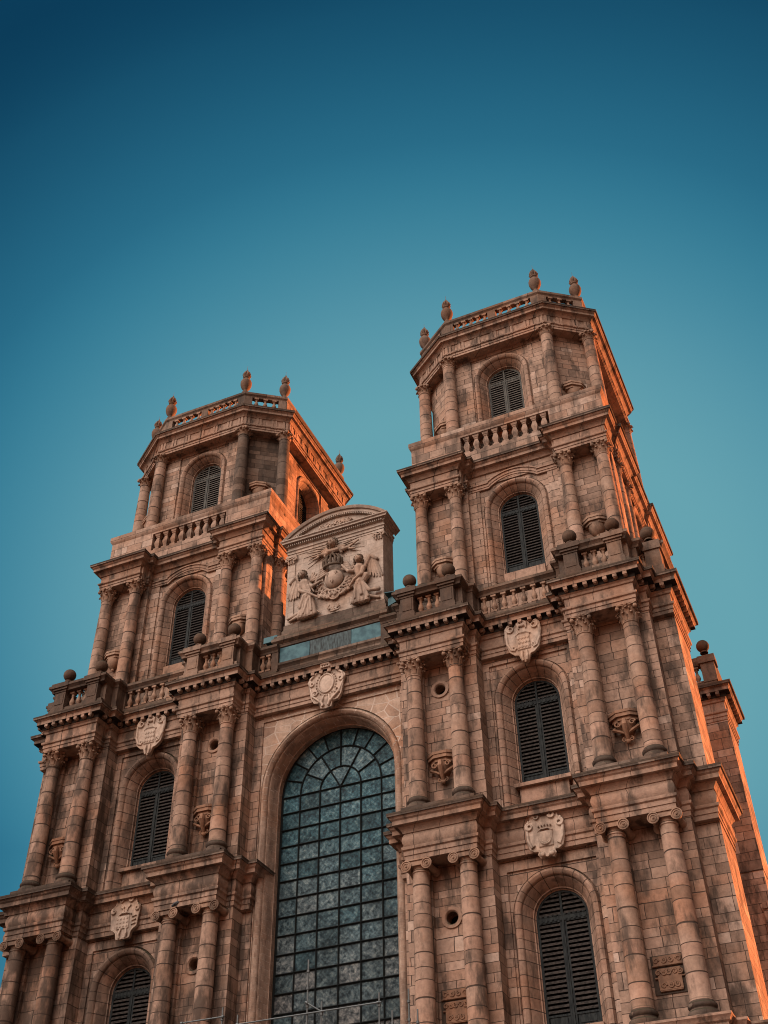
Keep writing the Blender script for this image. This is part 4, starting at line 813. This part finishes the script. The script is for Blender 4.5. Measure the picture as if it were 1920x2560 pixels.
    for i in range(8):
        p,q=fo[i],fo[(i+1)%8]; l_=math.hypot(q[0]-p[0],q[1]-p[1]); dx,dy=(q[0]-p[0])/l_,(q[1]-p[1])/l_; nx,ny=dy,-dx
        n=max(2,int(round(l_/.78)))
        for k in range(n+1):
            t=l_*k/n; t=min(max(t,.17),l_-.17)
            for e in (-.085,.085):
                g.obox((p[0]+dx*(t+e)+nx*.02,p[1]+dy*(t+e)+ny*.02,43.72),(dx*.06,dy*.06,0),(nx*.06,ny*.06,0),(0,0,.23))
            for e in (-.12,-.04,.04,.12): g.obox((p[0]+dx*(t+e)+nx*.09,p[1]+dy*(t+e)+ny*.09,43.40),(dx*.022,dy*.022,0),(nx*.03,ny*.03,0),(0,0,.03))
    g.plan(offset(fo,-.09,True),43.14,44.47)
    part('entablature',g,'mould',ROOT,X,smooth=20); capping(fo,.45,44.50,X,True)
    # soffit inside wall ring
    # chamfer corbels
    for sx in (-1,1):
        a=math.atan2(2.02-.88,3.90-2.33)*sx
        corbel(W(sx*3.12),1.44,39.72,38.8,.55,False,rz=s*a)
    # balustrade
    bo=octa(2.36,.55,4.08,1.78)
    g=G(); sweep(g,[(-.12,44.5),(.16,44.5),(.16,44.78),(.10,44.82),(.10,44.95),(-.12,44.95)],bo,closed=True)
    sweep(g,[(-.15,45.58),(.10,45.58),(.12,45.66),(.19,45.74),(.19,45.88),(.14,45.92),(-.15,45.92)],bo,closed=True)
    db=part('balustrade',g,'rail',ROOT,X,smooth=20)
    for i in range(8):
        p,q=bo[i],bo[(i+1)%8]; l_=math.hypot(q[0]-p[0],q[1]-p[1]); dx,dy=(q[0]-p[0])/l_,(q[1]-p[1])/l_; nx,ny=dy,-dx
        spans=[]
        def pier(t,w): g=G(); g.obox((p[0]+dx*t,p[1]+dy*t,45.25),(dx*w,dy*w,0),(nx*.13,ny*.13,0),(0,0,.36)); part('pier',g,'rail',db,X,smooth=0)
        pier(.16,.20); pier(l_-.16,.20)
        if i in(0,2,4,6): pier(l_/2,.20); spans=[(.36,l_/2-.20),(l_/2+.20,l_-.36)]
        else: spans=[(.36,l_-.36)]
        if i in ((0,1,7,2,4,3) if s>0 else (0,1,7,6,4,5)):
            for a,b in spans:
                n=max(2,int((b-a)/.36))
                for k in range(n):
                    t=a+(b-a)*(k+.5)/n; link('baluster',BALD,db,(W(p[0]+dx*t),p[1]+dy*t,44.94),rz=math.atan2(s*dy,dx) if s>0 else math.atan2(-dy,dx))
    for i in range(8):
        if s>0 and i not in (0,1,2,7): continue
        if s<0 and i not in (0,1,2,7,6): continue
        u_=link('urn',URN,ROOT,(W(bo[i][0]*.98),bo[i][1]+.02,45.92),scale=(.9,.9,1.1)); u_['group']='flaming stone urns on the tower tops'
    # roof deck
    g=G(); g.plan(offset(bo,-.3,True),44.4,44.7); part('roof_deck',g,'dark',ROOT,X,smooth=0)
M['rail2']=stone('parapet_stone','wall',.8,.55,stops=STONE,stain=.8,mortar=.009)
tower(1); tower(-1)

# ------------------------------------------------------------ middle bay with the great window
g=G(); ga=G(); F=Fr(-3.30,-.14,1,0)
archwall(g,ga,F,6.6,0.5,25.45,3.30,22.05,.5,2.955,25.05,2.90,[(2.90,.06),(2.885,.12),(2.865,.05),(2.82,.0),(2.74,-.02),(2.67,.03),(2.63,.10),(2.625,.17),(2.60,.15),(2.57,.19),(2.53,.40),(2.49,.62),(2.475,.66),(2.455,.66),(2.455,.78),(2.48,.78),(2.48,1.06)],dp=.06)
part('bay_wall',g,'pale',ROOT,smooth=0,label='paler jointed wall round the great window'); part('window_arch',ga,'arch_pale' if 'arch_pale' in M else 'arch',ROOT,smooth=35)
GZ=22.10; GR=2.50; GY=.86
# leaded panes
g=G(); pane=[]
xs=[-2.47,-1.69,-.85,0,.85,1.69,2.47]; rows=[GZ-.665*k for k in range(0,22)]
rnd=random.Random(3)
def pq(pts):
    t1,t2=rnd.uniform(-.010,.010),rnd.uniform(-.012,.012); cx=sum(p[0] for p in pts)/len(pts); cz=sum(p[1] for p in pts)/len(pts)
    g.face([(x,GY+t1*(x-cx)+t2*(z-cz),z) for x,z in pts]); pane.append(rnd.random())
for i in range(6):
    for a,b in zip(rows,rows[1:]): pq([(xs[i],b),(xs[i+1],b),(xs[i+1],a),(xs[i],a)])
for r0,r1,n in ((0,.85,3),(.85,1.69,6),(1.69,2.5,10)):
    for k in range(n):
        t=[PI*(k+j/4)/n for j in range(5)]
        if r0==0: pq([(0,GZ)]+[(r1*math.cos(a),GZ+r1*math.sin(a)) for a in t])
        else: pq([(r0*math.cos(a),GZ+r0*math.sin(a)) for a in t[::-1]]+[(r1*math.cos(a),GZ+r1*math.sin(a)) for a in t])
me=bpy.data.meshes.new('leaded_glass'); me.from_pydata(g.v,[],g.f); me.materials.append(M['glass'])
at=me.attributes.new('pane','FLOAT','FACE')
for i,v in enumerate(pane): at.data[i].value=v
gw=G()
def bar(p,q,w=.032,dpt=.05): gw.tube([(p[0],GY-.03,p[1]),(q[0],GY-.03,q[1])],w,4)
for x in xs[1:-1]: bar((x,rows[-1]),(x,GZ))
for x in (-2.45,2.45): bar((x,rows[-1]),(x,GZ),.05)
for z in rows[:-1]: bar((-2.47,z),(2.47,z),.036)
for r in (.85,1.69): gw.tube([(r*math.cos(PI*k/24),GY-.03,GZ+r*math.sin(PI*k/24)) for k in range(25)],.032,4)
gw.tube([(2.45*math.cos(PI*k/32),GY-.03,GZ+2.45*math.sin(PI*k/32)) for k in range(33)],.045,4)
for r0,r1,n in ((0,.85,3),(.85,1.69,6),(1.69,2.45,10)):
    for k in range(1,n):
        a=PI*k/n; bar((r0*math.cos(a),GZ+r0*math.sin(a)),(r1*math.cos(a),GZ+r1*math.sin(a)))
big=part('great_window',gw,'iron',ROOT,smooth=0,label='tall round-headed leaded window with a grid of black iron bars')
link('leaded_glass',me,big)
gv=G(); gv.box(-2.6,2.6,GY+.25,GY+.3,5,24.9); part('dark_opening',gv,'void',big,smooth=0)
# ------------------------------------------------------------ base, blue sheets and pediment block
g=G()
sweep(g,[(-1.2,26.78),(.02,26.78),(.02,27.0),(-.04,27.06),(-.04,27.30),(.0,27.36),(.06,27.42),(.06,27.52),(-1.2,27.56)],[(-2.42,.9),(-2.42,-.35),(2.42,-.35),(2.42,.9)])
sweep(g,[(-1.2,27.50),(-.05,27.50),(-.05,28.28),(.05,28.32),(.06,28.46),(.20,28.56),(.20,28.66),(.12,28.80),(.12,28.86),(-1.2,28.86)],[(-2.42,1.0),(-2.42,-.30),(2.42,-.30),(2.42,1.0)])
sweep(g,[(-.8,28.86),(.22,28.86),(.22,29.05),(.10,29.14),(.10,29.30),(.05,29.38),(.05,29.60),(-.8,29.60)],[(-2.29,1.1),(-2.29,.03),(2.29,.03),(2.29,1.1)])
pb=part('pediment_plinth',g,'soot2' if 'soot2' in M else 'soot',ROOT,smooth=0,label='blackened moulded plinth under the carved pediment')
for a,b,mt_,lb in ((-2.27,-.91,'zinc','left blue-grey metal sheet'),(-.89,.95,'zincdark','dark streaked metal sheet between two bluer ones'),(.97,2.27,'zinc','right blue-grey metal sheet')):
    g=G(); g.box(a,b,-.33,-.27,27.58,28.27); part('metal_sheet',g,mt_,pb,smooth=0,label=lb)
g=G(); g.box(-3.15,-2.5,-.15,.9,28.95,29.02); g.obox((-2.85,-.16,29.0),(.32,0,0),(0,.015,0),(0,0,.14)); g.obox((2.85,.10,29.55),(.38,0,-.05),(0,.5,0),(0,0,.02)); g.obox((2.8,-.2,29.3),(.25,0,.1),(0,.02,0),(0,0,.18)); part('roof_flashing',g,'zinc',pb,smooth=0)
g=G(); g.box(-2.29,2.29,.03,1.05,29.58,34.1); 
bk=part('pediment',g,'panel',ROOT,smooth=0,label='pale carved stone block with a curved pediment between the towers')
g=G()
for s_ in (-1,1):
    g=G(); g.box(s_*2.10-.18,s_*2.10+.18,-.02,.3,29.6,32.85)
    g.box(s_*2.10-.25,s_*2.10+.25,-.08,.3,33.20,33.315)
    part('pilaster',g,'panel',bk,smooth=0)
for s_ in (-1,1):
    g=G()
    for sx in (-1,1): spiral(g,s_*2.10+sx*.17,33.08,-.08,.11,1.5,PI/2,-sx,.035)
    g.tube([(s_*2.1-.2,-.06,33.17),(s_*2.1,-.10,33.05),(s_*2.1+.2,-.06,33.17)],.05,6)
    for k in range(3): leafx=s_*2.1-.12+.12*k; g.tube([(leafx,-.04,32.84),(leafx,-.09,32.98)],[.05,.03],6)
    part('pilaster_capital',g,'relief',bk)
g=G(); base3=[(-2.29,1.05),(-2.29,.03),(2.29,.03),(2.29,1.05)]
sweep(g,[(-.5,33.32),(.02,33.32),(.02,33.42),(.05,33.43),(.05,33.54),(.10,33.58),(.10,33.62),(.02,33.64),(.02,33.80),(.10,33.84),(.10,33.93),(.24,33.95),(.24,34.03),(.30,34.07),(.30,34.12),(-.5,34.14)],base3)
n=46
for k in range(n):
    x=-2.3+4.6*(k+.5)/n; g.box(x-.028,x+.028,-.13,-.06,33.84,33.92)
part('cornice',g,'panel',bk,smooth=0)
# segmental hood
CZ=31.54; RR=3.63
g=G(); a1=math.atan2(34.05-CZ,2.59); K=30
prof=[(-.34,.05),(-.34,-.04),(-.28,-.05),(-.26,-.12),(-.12,-.13),(-.12,-.20),(-.05,-.24),(0,-.26),(0,1.2)]
def hp_(k,o,y): a=a1+(PI-2*a1)*k/K; return ((RR+o)*math.cos(a),y,CZ+(RR+o)*math.sin(a))
for k in range(K):
    for (o0,y0),(o1,y1) in zip(prof,prof[1:]): g.face((hp_(k,o0,y0),hp_(k+1,o0,y0),hp_(k+1,o1,y1),hp_(k,o1,y1)))
for k in (0,K): g.face([hp_(k,o_,y_) for o_,y_ in prof]+[hp_(k,-.34,1.2)])
for k in range(58):
    a=a1+(PI-2*a1)*(k+.5)/58; rr_=RR-.31; t=Vector((-math.sin(a),0,math.cos(a))); nn_=Vector((math.cos(a),0,math.sin(a)))
    c=Vector((rr_*math.cos(a),-.08,CZ+rr_*math.sin(a)))
    if c.z>34.18: g.obox(c,t*.028,(0,.04,0),nn_*.035)
part('curved_hood',g,'panel',bk,smooth=25)
g=G(); poly=[((RR-.05)*math.cos(a1+(PI-2*a1)*k/24),CZ+(RR-.05)*math.sin(a1+(PI-2*a1)*k/24)) for k in range(25)]
g.prism(poly,.02,1.15); part('tympanum',g,'panel',bk,smooth=0)
# carving in the tympanum
g=G(); rr=random.Random(5)
for k in range(15):
    x=-.75+1.5*k/14; z=34.30+.13*math.sin(k*1.9)+.12*(1-abs(x)/.8); spiral(g,x,z,-.02,.12,1.1,rr.uniform(0,6),(-1)**k,.042)
    g.tube([(x,0,z),(x+rr.uniform(-.15,.15),-.04,z+rr.uniform(0,.16))],[.045,.015],6)
fuse(part('leaf_carving',g,'relief',bk,lambda v:(v[0],v[1]*2.2,v[2])),.016)

# --- figures: built as overlapping limbs and cloth, fused to one carved surface
def cap(g,a,b,ra,rb,y0=-.06,flat=.75,n=9):
    ra*=1.14; rb*=1.14
    A=Vector((a[0],a[2] if len(a)>2 else y0,a[1])); B=Vector((b[0],b[2] if len(b)>2 else y0,b[1])); g.tube([A,A.lerp(B,.5),B],[ra,(ra+rb)/2,rb],n,flat); g.ball(A,ra,8,6,(1,flat,1)); g.ball(B,rb,8,6,(1,flat,1))
HAIR=G()
def face_head(g,x,z,r,tilt=0,curls=True,y=-.16):
    g.ball((x,y,z),r,12,9,(.82,.85,1.05)); g.ball((x+tilt*.02,y-r*.82,z-.02),r*.17,6,5,(.8,1,1.5)); g.ball((x,y-r*.55,z-r*.62),r*.34,7,5)
    for s_ in (-1,1): g.ball((x+s_*r*.34+tilt*.02,y-r*.66,z+r*.10),r*.12,6,5); g.ball((x+s_*r*.42,y-r*.5,z-r*.22),r*.27,6,5)
    g.tube([(x-r*.22,y-r*.82,z-r*.44),(x+r*.22,y-r*.82,z-r*.44)],r*.07,5)
    if curls:
        for k in range(9):
            a=PI*(-.12+1.24*k/8); HAIR.ball((x+r*.98*math.cos(a),y-.01,z+.03+r*1.0*math.sin(a)),r*.30,7,5)
        for s_ in (-1,1): HAIR.ball((x+s_*r*.98,y+.02,z-r*.5),r*.34,7,5); HAIR.ball((x+s_*r*.92,y+.03,z-r*.95),r*.28,7,5)
def feather_wing(g,root,tips,r=.07):
    for i,(tx,tz) in enumerate(tips): cap(g,root if not isinstance(root[0],tuple) else root[min(i,len(root)-1)],(tx,tz),r*1.05,r*.5,-.02-.012*(i%2),.55)
def angelL(g):
    face_head(g,-1.42,31.88,.19,1); cap(g,(-1.38,31.70),(-1.33,31.52),.075,.085,-.12)
    cap(g,(-1.33,31.44),(-1.20,30.92),.215,.16,-.11,.7); cap(g,(-1.20,30.95),(-1.14,30.70),.165,.21,-.10,.75)
    cap(g,(-1.48,31.40),(-1.18,31.40),.10,.10,-.12)
    # near arm and far arm
    cap(g,(-1.52,31.36),(-1.48,31.02,-.20),.10,.085,-.17); cap(g,(-1.48,31.02,-.2),(-1.08,30.76,-.24),.085,.065); cap(g,(-1.08,30.76,-.24),(-.66,30.46,-.20),.062,.042)
    for k in range(4): cap(g,(-.66,30.46,-.2),(-.56+.03*k,30.36+.035*k,-.19),.026,.016)
    cap(g,(-1.12,31.38),(-.90,31.12,-.17),.095,.08); cap(g,(-.90,31.12,-.17),(-.52,31.27,-.18),.07,.045)
    for k in range(4): cap(g,(-.52,31.27,-.18),(-.43,31.24+.04*k,-.17),.026,.016)
    # robe
    for (bx,tx,r0,r1) in ((-1.52,-1.28,.10,.12),(-1.38,-1.24,.12,.13),(-1.22,-1.18,.12,.12),(-1.06,-1.12,.12,.11),(-.90,-1.06,.11,.10),(-.80,-1.02,.09,.08)):
        cap(g,(tx,30.74,-.12),(bx,29.72+.05*abs(bx+1.2),-.10),r0,r1,-.1,.85)
    cap(g,(-1.28,30.70,-.2),(-1.46,30.10,-.20),.075,.06); cap(g,(-1.05,30.62,-.2),(-1.28,29.8,-.2),.05,.05); cap(g,(-1.0,30.6,-.2),(-.92,29.85,-.2),.05,.045)
    cap(g,(-1.32,30.75),(-1.60,30.35),.10,.07); cap(g,(-1.5,30.0),(-2.12,29.86),.10,.05); cap(g,(-1.6,29.85),(-2.05,29.72),.07,.04); cap(g,(-.82,29.95),(-.55,29.72),.05,.025); cap(g,(-1.1,31.2,-.2),(-.98,30.85,-.2),.05,.03); cap(g,(-1.0,31.15,-.15),(-.86,30.85,-.15),.04,.03)
    for x in (-1.42,-1.02): g.ball((x,-.14,29.66),.07,7,5,(1.5,1,.6))
    feather_wing(g,[(-1.62,31.55),(-1.70,31.65),(-1.74,31.7),(-1.80,31.75),(-1.84,31.8),(-1.88,31.85)],[(-1.68,30.95),(-1.80,30.90),(-1.92,30.88),(-2.04,30.85),(-2.14,30.88),(-2.18,31.02)],.075)
    cap(g,(-1.52,31.5),(-1.80,31.98),.09,.07,-.06); cap(g,(-1.80,31.98),(-2.08,31.72),.075,.06,-.06)
    feather_wing(g,[(-1.12,31.6)]*5,[(-1.06,32.02),(-.95,32.0),(-.84,31.92),(-.74,31.78),(-.68,31.62)],.065)
def angelR(g):
    face_head(g,1.23,31.88,.19,-1); cap(g,(1.23,31.70),(1.25,31.52),.075,.085,-.12)
    cap(g,(1.25,31.44),(1.28,30.92),.215,.16,-.11,.7); cap(g,(1.28,30.95),(1.28,30.66),.165,.21,-.10,.75)
    cap(g,(1.05,31.42),(1.42,31.42),.10,.10,-.12)
    cap(g,(1.05,31.38),(.80,31.34,-.2),.095,.08); cap(g,(.80,31.34,-.2),(.52,31.72,-.2),.075,.05)
    for k in range(4): cap(g,(.52,31.72,-.2),(.42+.035*k,31.82,-.19),.026,.016)
    cap(g,(1.46,31.36,-.16),(1.42,30.98,-.24),.10,.08); cap(g,(1.42,30.98,-.24),(1.08,30.76,-.25),.08,.06); cap(g,(1.08,30.76,-.25),(.84,30.52,-.2),.058,.04)
    for k in range(4): cap(g,(.84,30.52,-.2),(.76+.03*k,30.42,-.19),.026,.016)
    for (bx,tx,r0,r1) in ((1.00,1.16,.09,.10),(1.14,1.20,.11,.11),(1.28,1.26,.12,.12),(1.44,1.32,.12,.12),(1.60,1.38,.11,.11)):
        cap(g,(tx,30.70,-.12),(bx,29.72,-.10),r0,r1,-.1,.85)
    cap(g,(1.30,30.62,-.2),(1.40,29.95,-.22),.06,.07); cap(g,(1.14,30.6,-.2),(1.10,29.85,-.2),.05,.05); cap(g,(1.45,30.5,-.18),(1.68,29.8,-.18),.055,.05)
    cap(g,(1.42,30.72),(1.56,30.95),.12,.14,-.12); cap(g,(1.38,30.62,-.16),(1.75,30.10,-.16),.09,.07); cap(g,(1.75,30.10,-.16),(2.12,30.08,-.13),.07,.09); cap(g,(1.6,29.95),(2.1,29.72),.08,.05); cap(g,(1.05,30.2),(.82,29.75),.06,.03)
    for x in (1.14,1.58): g.ball((x,-.14,29.66),.07,7,5,(1.5,1,.6))
    feather_wing(g,[(1.62,31.7),(1.68,31.75),(1.74,31.8),(1.80,31.82),(1.86,31.8),(1.92,31.78)],[(1.58,31.15),(1.70,31.02),(1.84,30.95),(1.98,30.86),(2.12,30.82),(2.24,30.86)],.075)
    cap(g,(1.48,31.5),(1.72,32.02),.09,.08,-.06); cap(g,(1.72,32.02),(2.02,31.75),.08,.07,-.06)
    feather_wing(g,[(1.10,31.6)]*4,[(.88,31.98),(.84,31.84),(.84,31.7),(.88,31.55)],.055)
DEEP=lambda v:(v[0],v[1]*1.4,v[2])
M['hair']=stone('sooty_carving_stone','mould',9,9,stops=[(0,(.10,.078,.06)),(1,(.17,.13,.10))],stain=.4,mortar=.0,bump=.5)
for fn,lb in ((angelL,'winged robed angel on the left, reaching towards the crowned globe'),(angelR,'winged robed angel on the right, raising an arm to the crown')):
    g=G(); HAIR=G(); fn(g); fuse(part('angel_relief',g,'relief',bk,DEEP,label=lb),.013); fuse(part('hair',HAIR,'hair',bk,DEEP),.013)
g=G(); HAIR=G(); face_head(g,-.04,33.22,.225,0,True,-.12)
for s_ in (-1,1):
    for k in range(4): cap(g,(-.04+s_*.2,33.05),(-.04+s_*(.55-.05*k),32.98-.10*k),.09,.05)
cap(g,(-.3,32.9),(.25,32.88),.10,.10)
for s_ in (-1,1):
    cap(g,(s_*.35,32.80),(s_*.75-.05,32.86),.09,.05); cap(g,(s_*.70,32.84),(s_*1.15,32.98+.12*s_),.05,.03); cap(g,(s_*.75,32.75),(s_*1.0,32.68),.05,.03)
fuse(part('cherub_head',g,'relief',bk,DEEP),.013); fuse(part('hair',HAIR,'hair',bk,DEEP),.013)
g=G()
for k in range(40):
    a=2*PI*k/40+.05
    if -.45<math.sin(a)<.97 or True:
        c,s_=math.cos(a),math.sin(a)
        if s_>.35: continue
        r1=1.25+.35*((k*7)%3)/3
        if s_<-.5: r1=min(r1,.8)
        g.tube([(-.04+.42*c,-.0,33.1+.42*s_),(-.04+r1*c,.02,33.1+r1*s_)],[.022,.012],5)
part('sun_rays',g,'panel',bk,smooth=0)
# crowned globe with three lilies, garlands and a medallion below
g=G(); g.ball((.04,-.10,31.30),.46,24,16,(.95,.62,1.04)); ob=part('globe',g,'relief',bk)
g=G()
for fx,fz in ((-.16,31.42),(.22,31.44),(.05,31.04)):
    yy=-.10-.46*.62*math.sqrt(max(.05,1-((fx-.04)/.44)**2-((fz-31.3)/.48)**2))-.01
    g.ball((fx,yy,fz+.05),.045,6,5,(.7,.7,1.7))
    for s_ in (-1,1): g.tube([(fx,yy,fz-.02),(fx+s_*.06,yy,fz+.04),(fx+s_*.085,yy+.01,fz-.01)],[.02,.022,.012],5)
    g.ball((fx,yy,fz-.06),.03,6,5); g.tube([(fx-.05,yy,fz-.03),(fx+.05,yy,fz-.03)],.014,5)
part('lily',g,'relief',ob)
g=G(); pts=[(.0+.40*math.cos(a),-.20-.20*math.sin(a),31.90+.02*math.sin(a)) for a in [PI*k/14-.0 for k in range(15)]]; g.tube(pts,.06,8)
for k in range(7):
    a=PI*k/6; x=.40*math.cos(a); y=-.20-.20*math.sin(a); g.tube([(x,y,31.92),(x*1.1,y-.02,32.16)],[.05,.075],7); g.ball((x*1.1,y-.02,32.2),.075,7,5)
    g.tube([(x*1.05,y,32.2),(x*.75,y-.02,32.42),(x*.1,-.22,32.5)],[.05,.05,.05],6)
g.ball((0,-.2,32.54),.10,8,6); g.tube([(0,-.2,32.56),(0,-.2,32.78)],[.035,.03],6); g.tube([(-.09,-.2,32.69),(.09,-.2,32.69)],.03,6)
fuse(part('crown',g,'hair',bk),.014)
g=G(); rr=random.Random(11)
for s_ in (-1,1):
    for k in range(5): g.tube([(.04+s_*.30,-.05,32.15-.10*k),(.04+s_*(.62+.05*k),-.09,31.98-.13*k),(.04+s_*(.80+.02*k),-.07,31.62-.12*k),(.04+s_*(.86-.04*k),-.05,31.30-.06*k)],[.05,.06,.055,.03],6,.8)
for k in range(34):
    a=PI*(1.02+.96*k/33); rad=.68+.07*((k%3)-1); g.ball((.04+rad*math.cos(a)*1.05,-.06,31.25+rad*math.sin(a)),rr.uniform(.05,.085),7,5,(1,.8,1))
for k in range(24):
    a=PI*(1.05+.9*k/23); g.tube([(.04+.5*math.cos(a),-.06,31.3+.5*math.sin(a)),(.04+.62*math.cos(a),-.08,31.3+.62*math.sin(a))],.032,5)
for s_ in (-1,1):
    for k in range(7):
        a=PI*(1.5+s_*(.12+.09*k)); spiral(g,.04+.86*math.cos(a),31.25+.80*math.sin(a),-.05,.13,1.2,k,s_*(-1)**k,.038)
    for k in range(8): g.ball((.04+s_*(.30+.07*k),-.05,30.45+.03*k+.03*math.sin(k*2.2)),rr.uniform(.05,.09),7,5,(1,.8,1))
fuse(part('garland',g,'relief',bk,DEEP),.016)
g=G()
for r,y in ((.225,-.07),): g.tube([(.04+r*math.cos(2*PI*k/20),y,30.50+r*math.sin(2*PI*k/20)) for k in range(21)],.035,6)
g.ball((.04,-.03,30.50),.21,16,9,(1,.35,1)); part('medallion',g,'relief',bk)
g=G()
for k in range(6):
    x=-.28+.11*k; g.tube([(x,-.05,29.72+.05*abs(k-2.5)),(x+.12*(-1)**k,-.09,29.88+.06*abs(k-2.5))],[.05,.025],6)
g.tube([(-.15,-.06,29.68),(.05,-.10,29.65),(.25,-.06,29.70)],[.04,.06,.04],6); fuse(part('fruit_spray',g,'relief',bk),.016)

# coats of arms over the windows
cartouche('lozenge',T+.03,EW-.10,24.63,26.42,.68,'white coat of arms with a chequered shield above the right tower window')
cartouche('lozenge2',-T-.0,EW-.10,24.63,26.42,.68,'white coat of arms with a chequered shield above the left tower window')
cartouche('crescent',T+.03,EW-.10,17.18,18.72,.63,'pale coat of arms with a crescent on the right tower')
cartouche('cipher',-T,EW-.10,17.18,18.76,.63,'weathered scrolled coat of arms on the left tower')
cartouche('oval',.03,EW-.16,24.72,26.72,.80,'white oval scrolled cartouche above the great window')

# ------------------------------------------------------------ nave behind
g=G(); 
for y0,y1 in ((2.2,70),):
    g.prism([(-6,24.5),(6,24.5),(3.2,29.6),(0,33.05),(-3.2,29.6)],y0,y1)
part('nave_roof',g,'slate',ROOT,smooth=0)
g=G(); g.box(-9,9,10.0,70,0,24.5); part('nave_wall',g,'wall',ROOT,smooth=0)

# ------------------------------------------------------------ scaffold tubes in front of the great window
SY=-3.5
sc_root=bpy.data.objects.new('scaffold',None); COL.objects.link(sc_root); sc_root.location=(1.1,SY,0)
sc_root['label']='thin grey steel scaffold tubes rising in front of the great window'; sc_root['category']='scaffold'
def tube_part(name,p,q,r=.024,clamps=()):
    g=G(); o_=Vector((1.1,SY,0)); g.tube([Vector(p)-o_,Vector(q)-o_],r,8)
    for t in clamps:
        c=Vector(p).lerp(Vector(q),t)-o_; d=(Vector(q)-Vector(p)).normalized(); g.tube([c-d*.035,c+d*.035],r*1.9,8)
    ob=link(name,mesh(name,g,'steel',smooth=40),sc_root); return ob
for x,zt,y in ((1.10,14.07,SY),(1.57,12.78,SY+.0),(3.42,12.77,SY),(4.34,12.74,SY),(3.95,12.12,SY-.3),(4.72,12.04,SY-.3),(-1.78,13.08,SY),(-1.24,12.79,SY)):
    tube_part('upright',(x,y,0),(x,y,zt),.026,[1-(.35+.5*k)/zt for k in range(4)])
for p,q in (((-3.2,SY-.05,12.80),(-1.70,SY-.05,12.79)),((-1.3,SY-.05,12.50),(3.50,SY-.05,12.48)),((1.10,SY-.08,12.80),(1.60,SY+.0,12.48)),((-1.3,SY,11.5),(4.8,SY,11.5))): tube_part('ledger',p,q,.022,(.02,.98))
g=G(); g.box(-4.4,3.7,-.3,.5,11.40,11.44); link('plank',mesh('plank',g,'steel',smooth=0),sc_root)

# ------------------------------------------------------------ pigeon on a capital of the left tower
def pigeon(x,y,z,a,lb):
    g=G(); g.tube([(-.17,0,.02),(-.08,0,.07),(0,0,.11),(.07,0,.15),(.10,0,.20),(.12,0,.245)],[.022,.052,.066,.058,.038,.030],10)
    b=link('pigeon',mesh('pigeon',g,'bird',smooth=60),None,(x,y,z),rz=a); b['label']=lb; b['category']='pigeon'
    g=G(); g.ball((.135,0,.262),.034,8,6); g.tube([(.16,0,.262),(.195,0,.252)],[.012,.003],5)
    for s_ in(-1,1): g.tube([(.02,s_*.02,.08),(.02,s_*.02,.0)],.006,5)
    link('head_and_legs',mesh('head_and_legs',g,'bird',smooth=60),b)
    for s_ in(-1,1):
        g=G(); g.tube([(.05,s_*.055,.14),(-.06,s_*.062,.09),(-.17,s_*.03,.035)],[.03,.034,.01],8,.5); link('wing',mesh('wing',g,'bird',smooth=60),b)
pigeon(-5.16,-1.58,17.50,.2,'small grey pigeon perched on a column capital of the left tower')

# ------------------------------------------------------------ unseen houses added to block sky light (behind and beside the viewer)
M['render']=simple('blocker_ochre_render',(.20,.15,.11),.85,0,((.25,.19,.14),(1,1,1)),1.5,.1)
M['pane']=simple('blocker_window_pane',(.03,.04,.045),.15)
def house(cx,cy,w,d,h,a,nf,nb,label):
    r=bpy.data.objects.new('blocker_house',None); COL.objects.link(r); r.location=(cx,cy,0); r.rotation_euler=(0,0,a); r['label']=label; r['category']='house'; r['group']='unseen houses added to block sky light'
    g=G(); g.box(-w/2,w/2,-d/2,d/2,0,h); link('wall',mesh('wall',g,'render',smooth=0),r)
    g=G(); v=[(-w/2-.3,-d/2-.3,h+.003),(w/2+.3,-d/2-.3,h+.003),(w/2+.3,d/2+.3,h+.003),(-w/2-.3,d/2+.3,h+.003),(-w/2-.3,0,h+4),(w/2+.3,0,h+4)]
    for f in ((0,1,5,4),(3,4,5,2),(0,4,3),(1,2,5),(3,2,1,0)): g.face([v[i] for i in f])
    link('roof',mesh('roof',g,'slate',smooth=0),r)
    for i in range(nb):
        for k in range(nf):
            x=-w/2+w*(i+.5)/nb; z=1.2+(h-1.5)*k/nf
            g=G(); g.box(x-.62,x+.62,d/2-.02,d/2+.08,z-.1,z+2.1); f_=link('window',mesh('window',g,'panel',smooth=0),r)
            g=G(); g.box(x-.5,x+.5,d/2+.02,d/2+.10,z,z+2.0); link('pane',mesh('pane',g,'pane',smooth=0),f_)
house(-6,-62,34,12,21,0,5,9,'long ochre house out of view, added to block sky light')
house(30,-62,34,12,19,0,5,9,'ochre house out of view on the sunny side, added to block sky light')
house(-38,-22,44,12,34,-PI/2,6,11,'tall ochre house out of view, added to darken the lower left front')
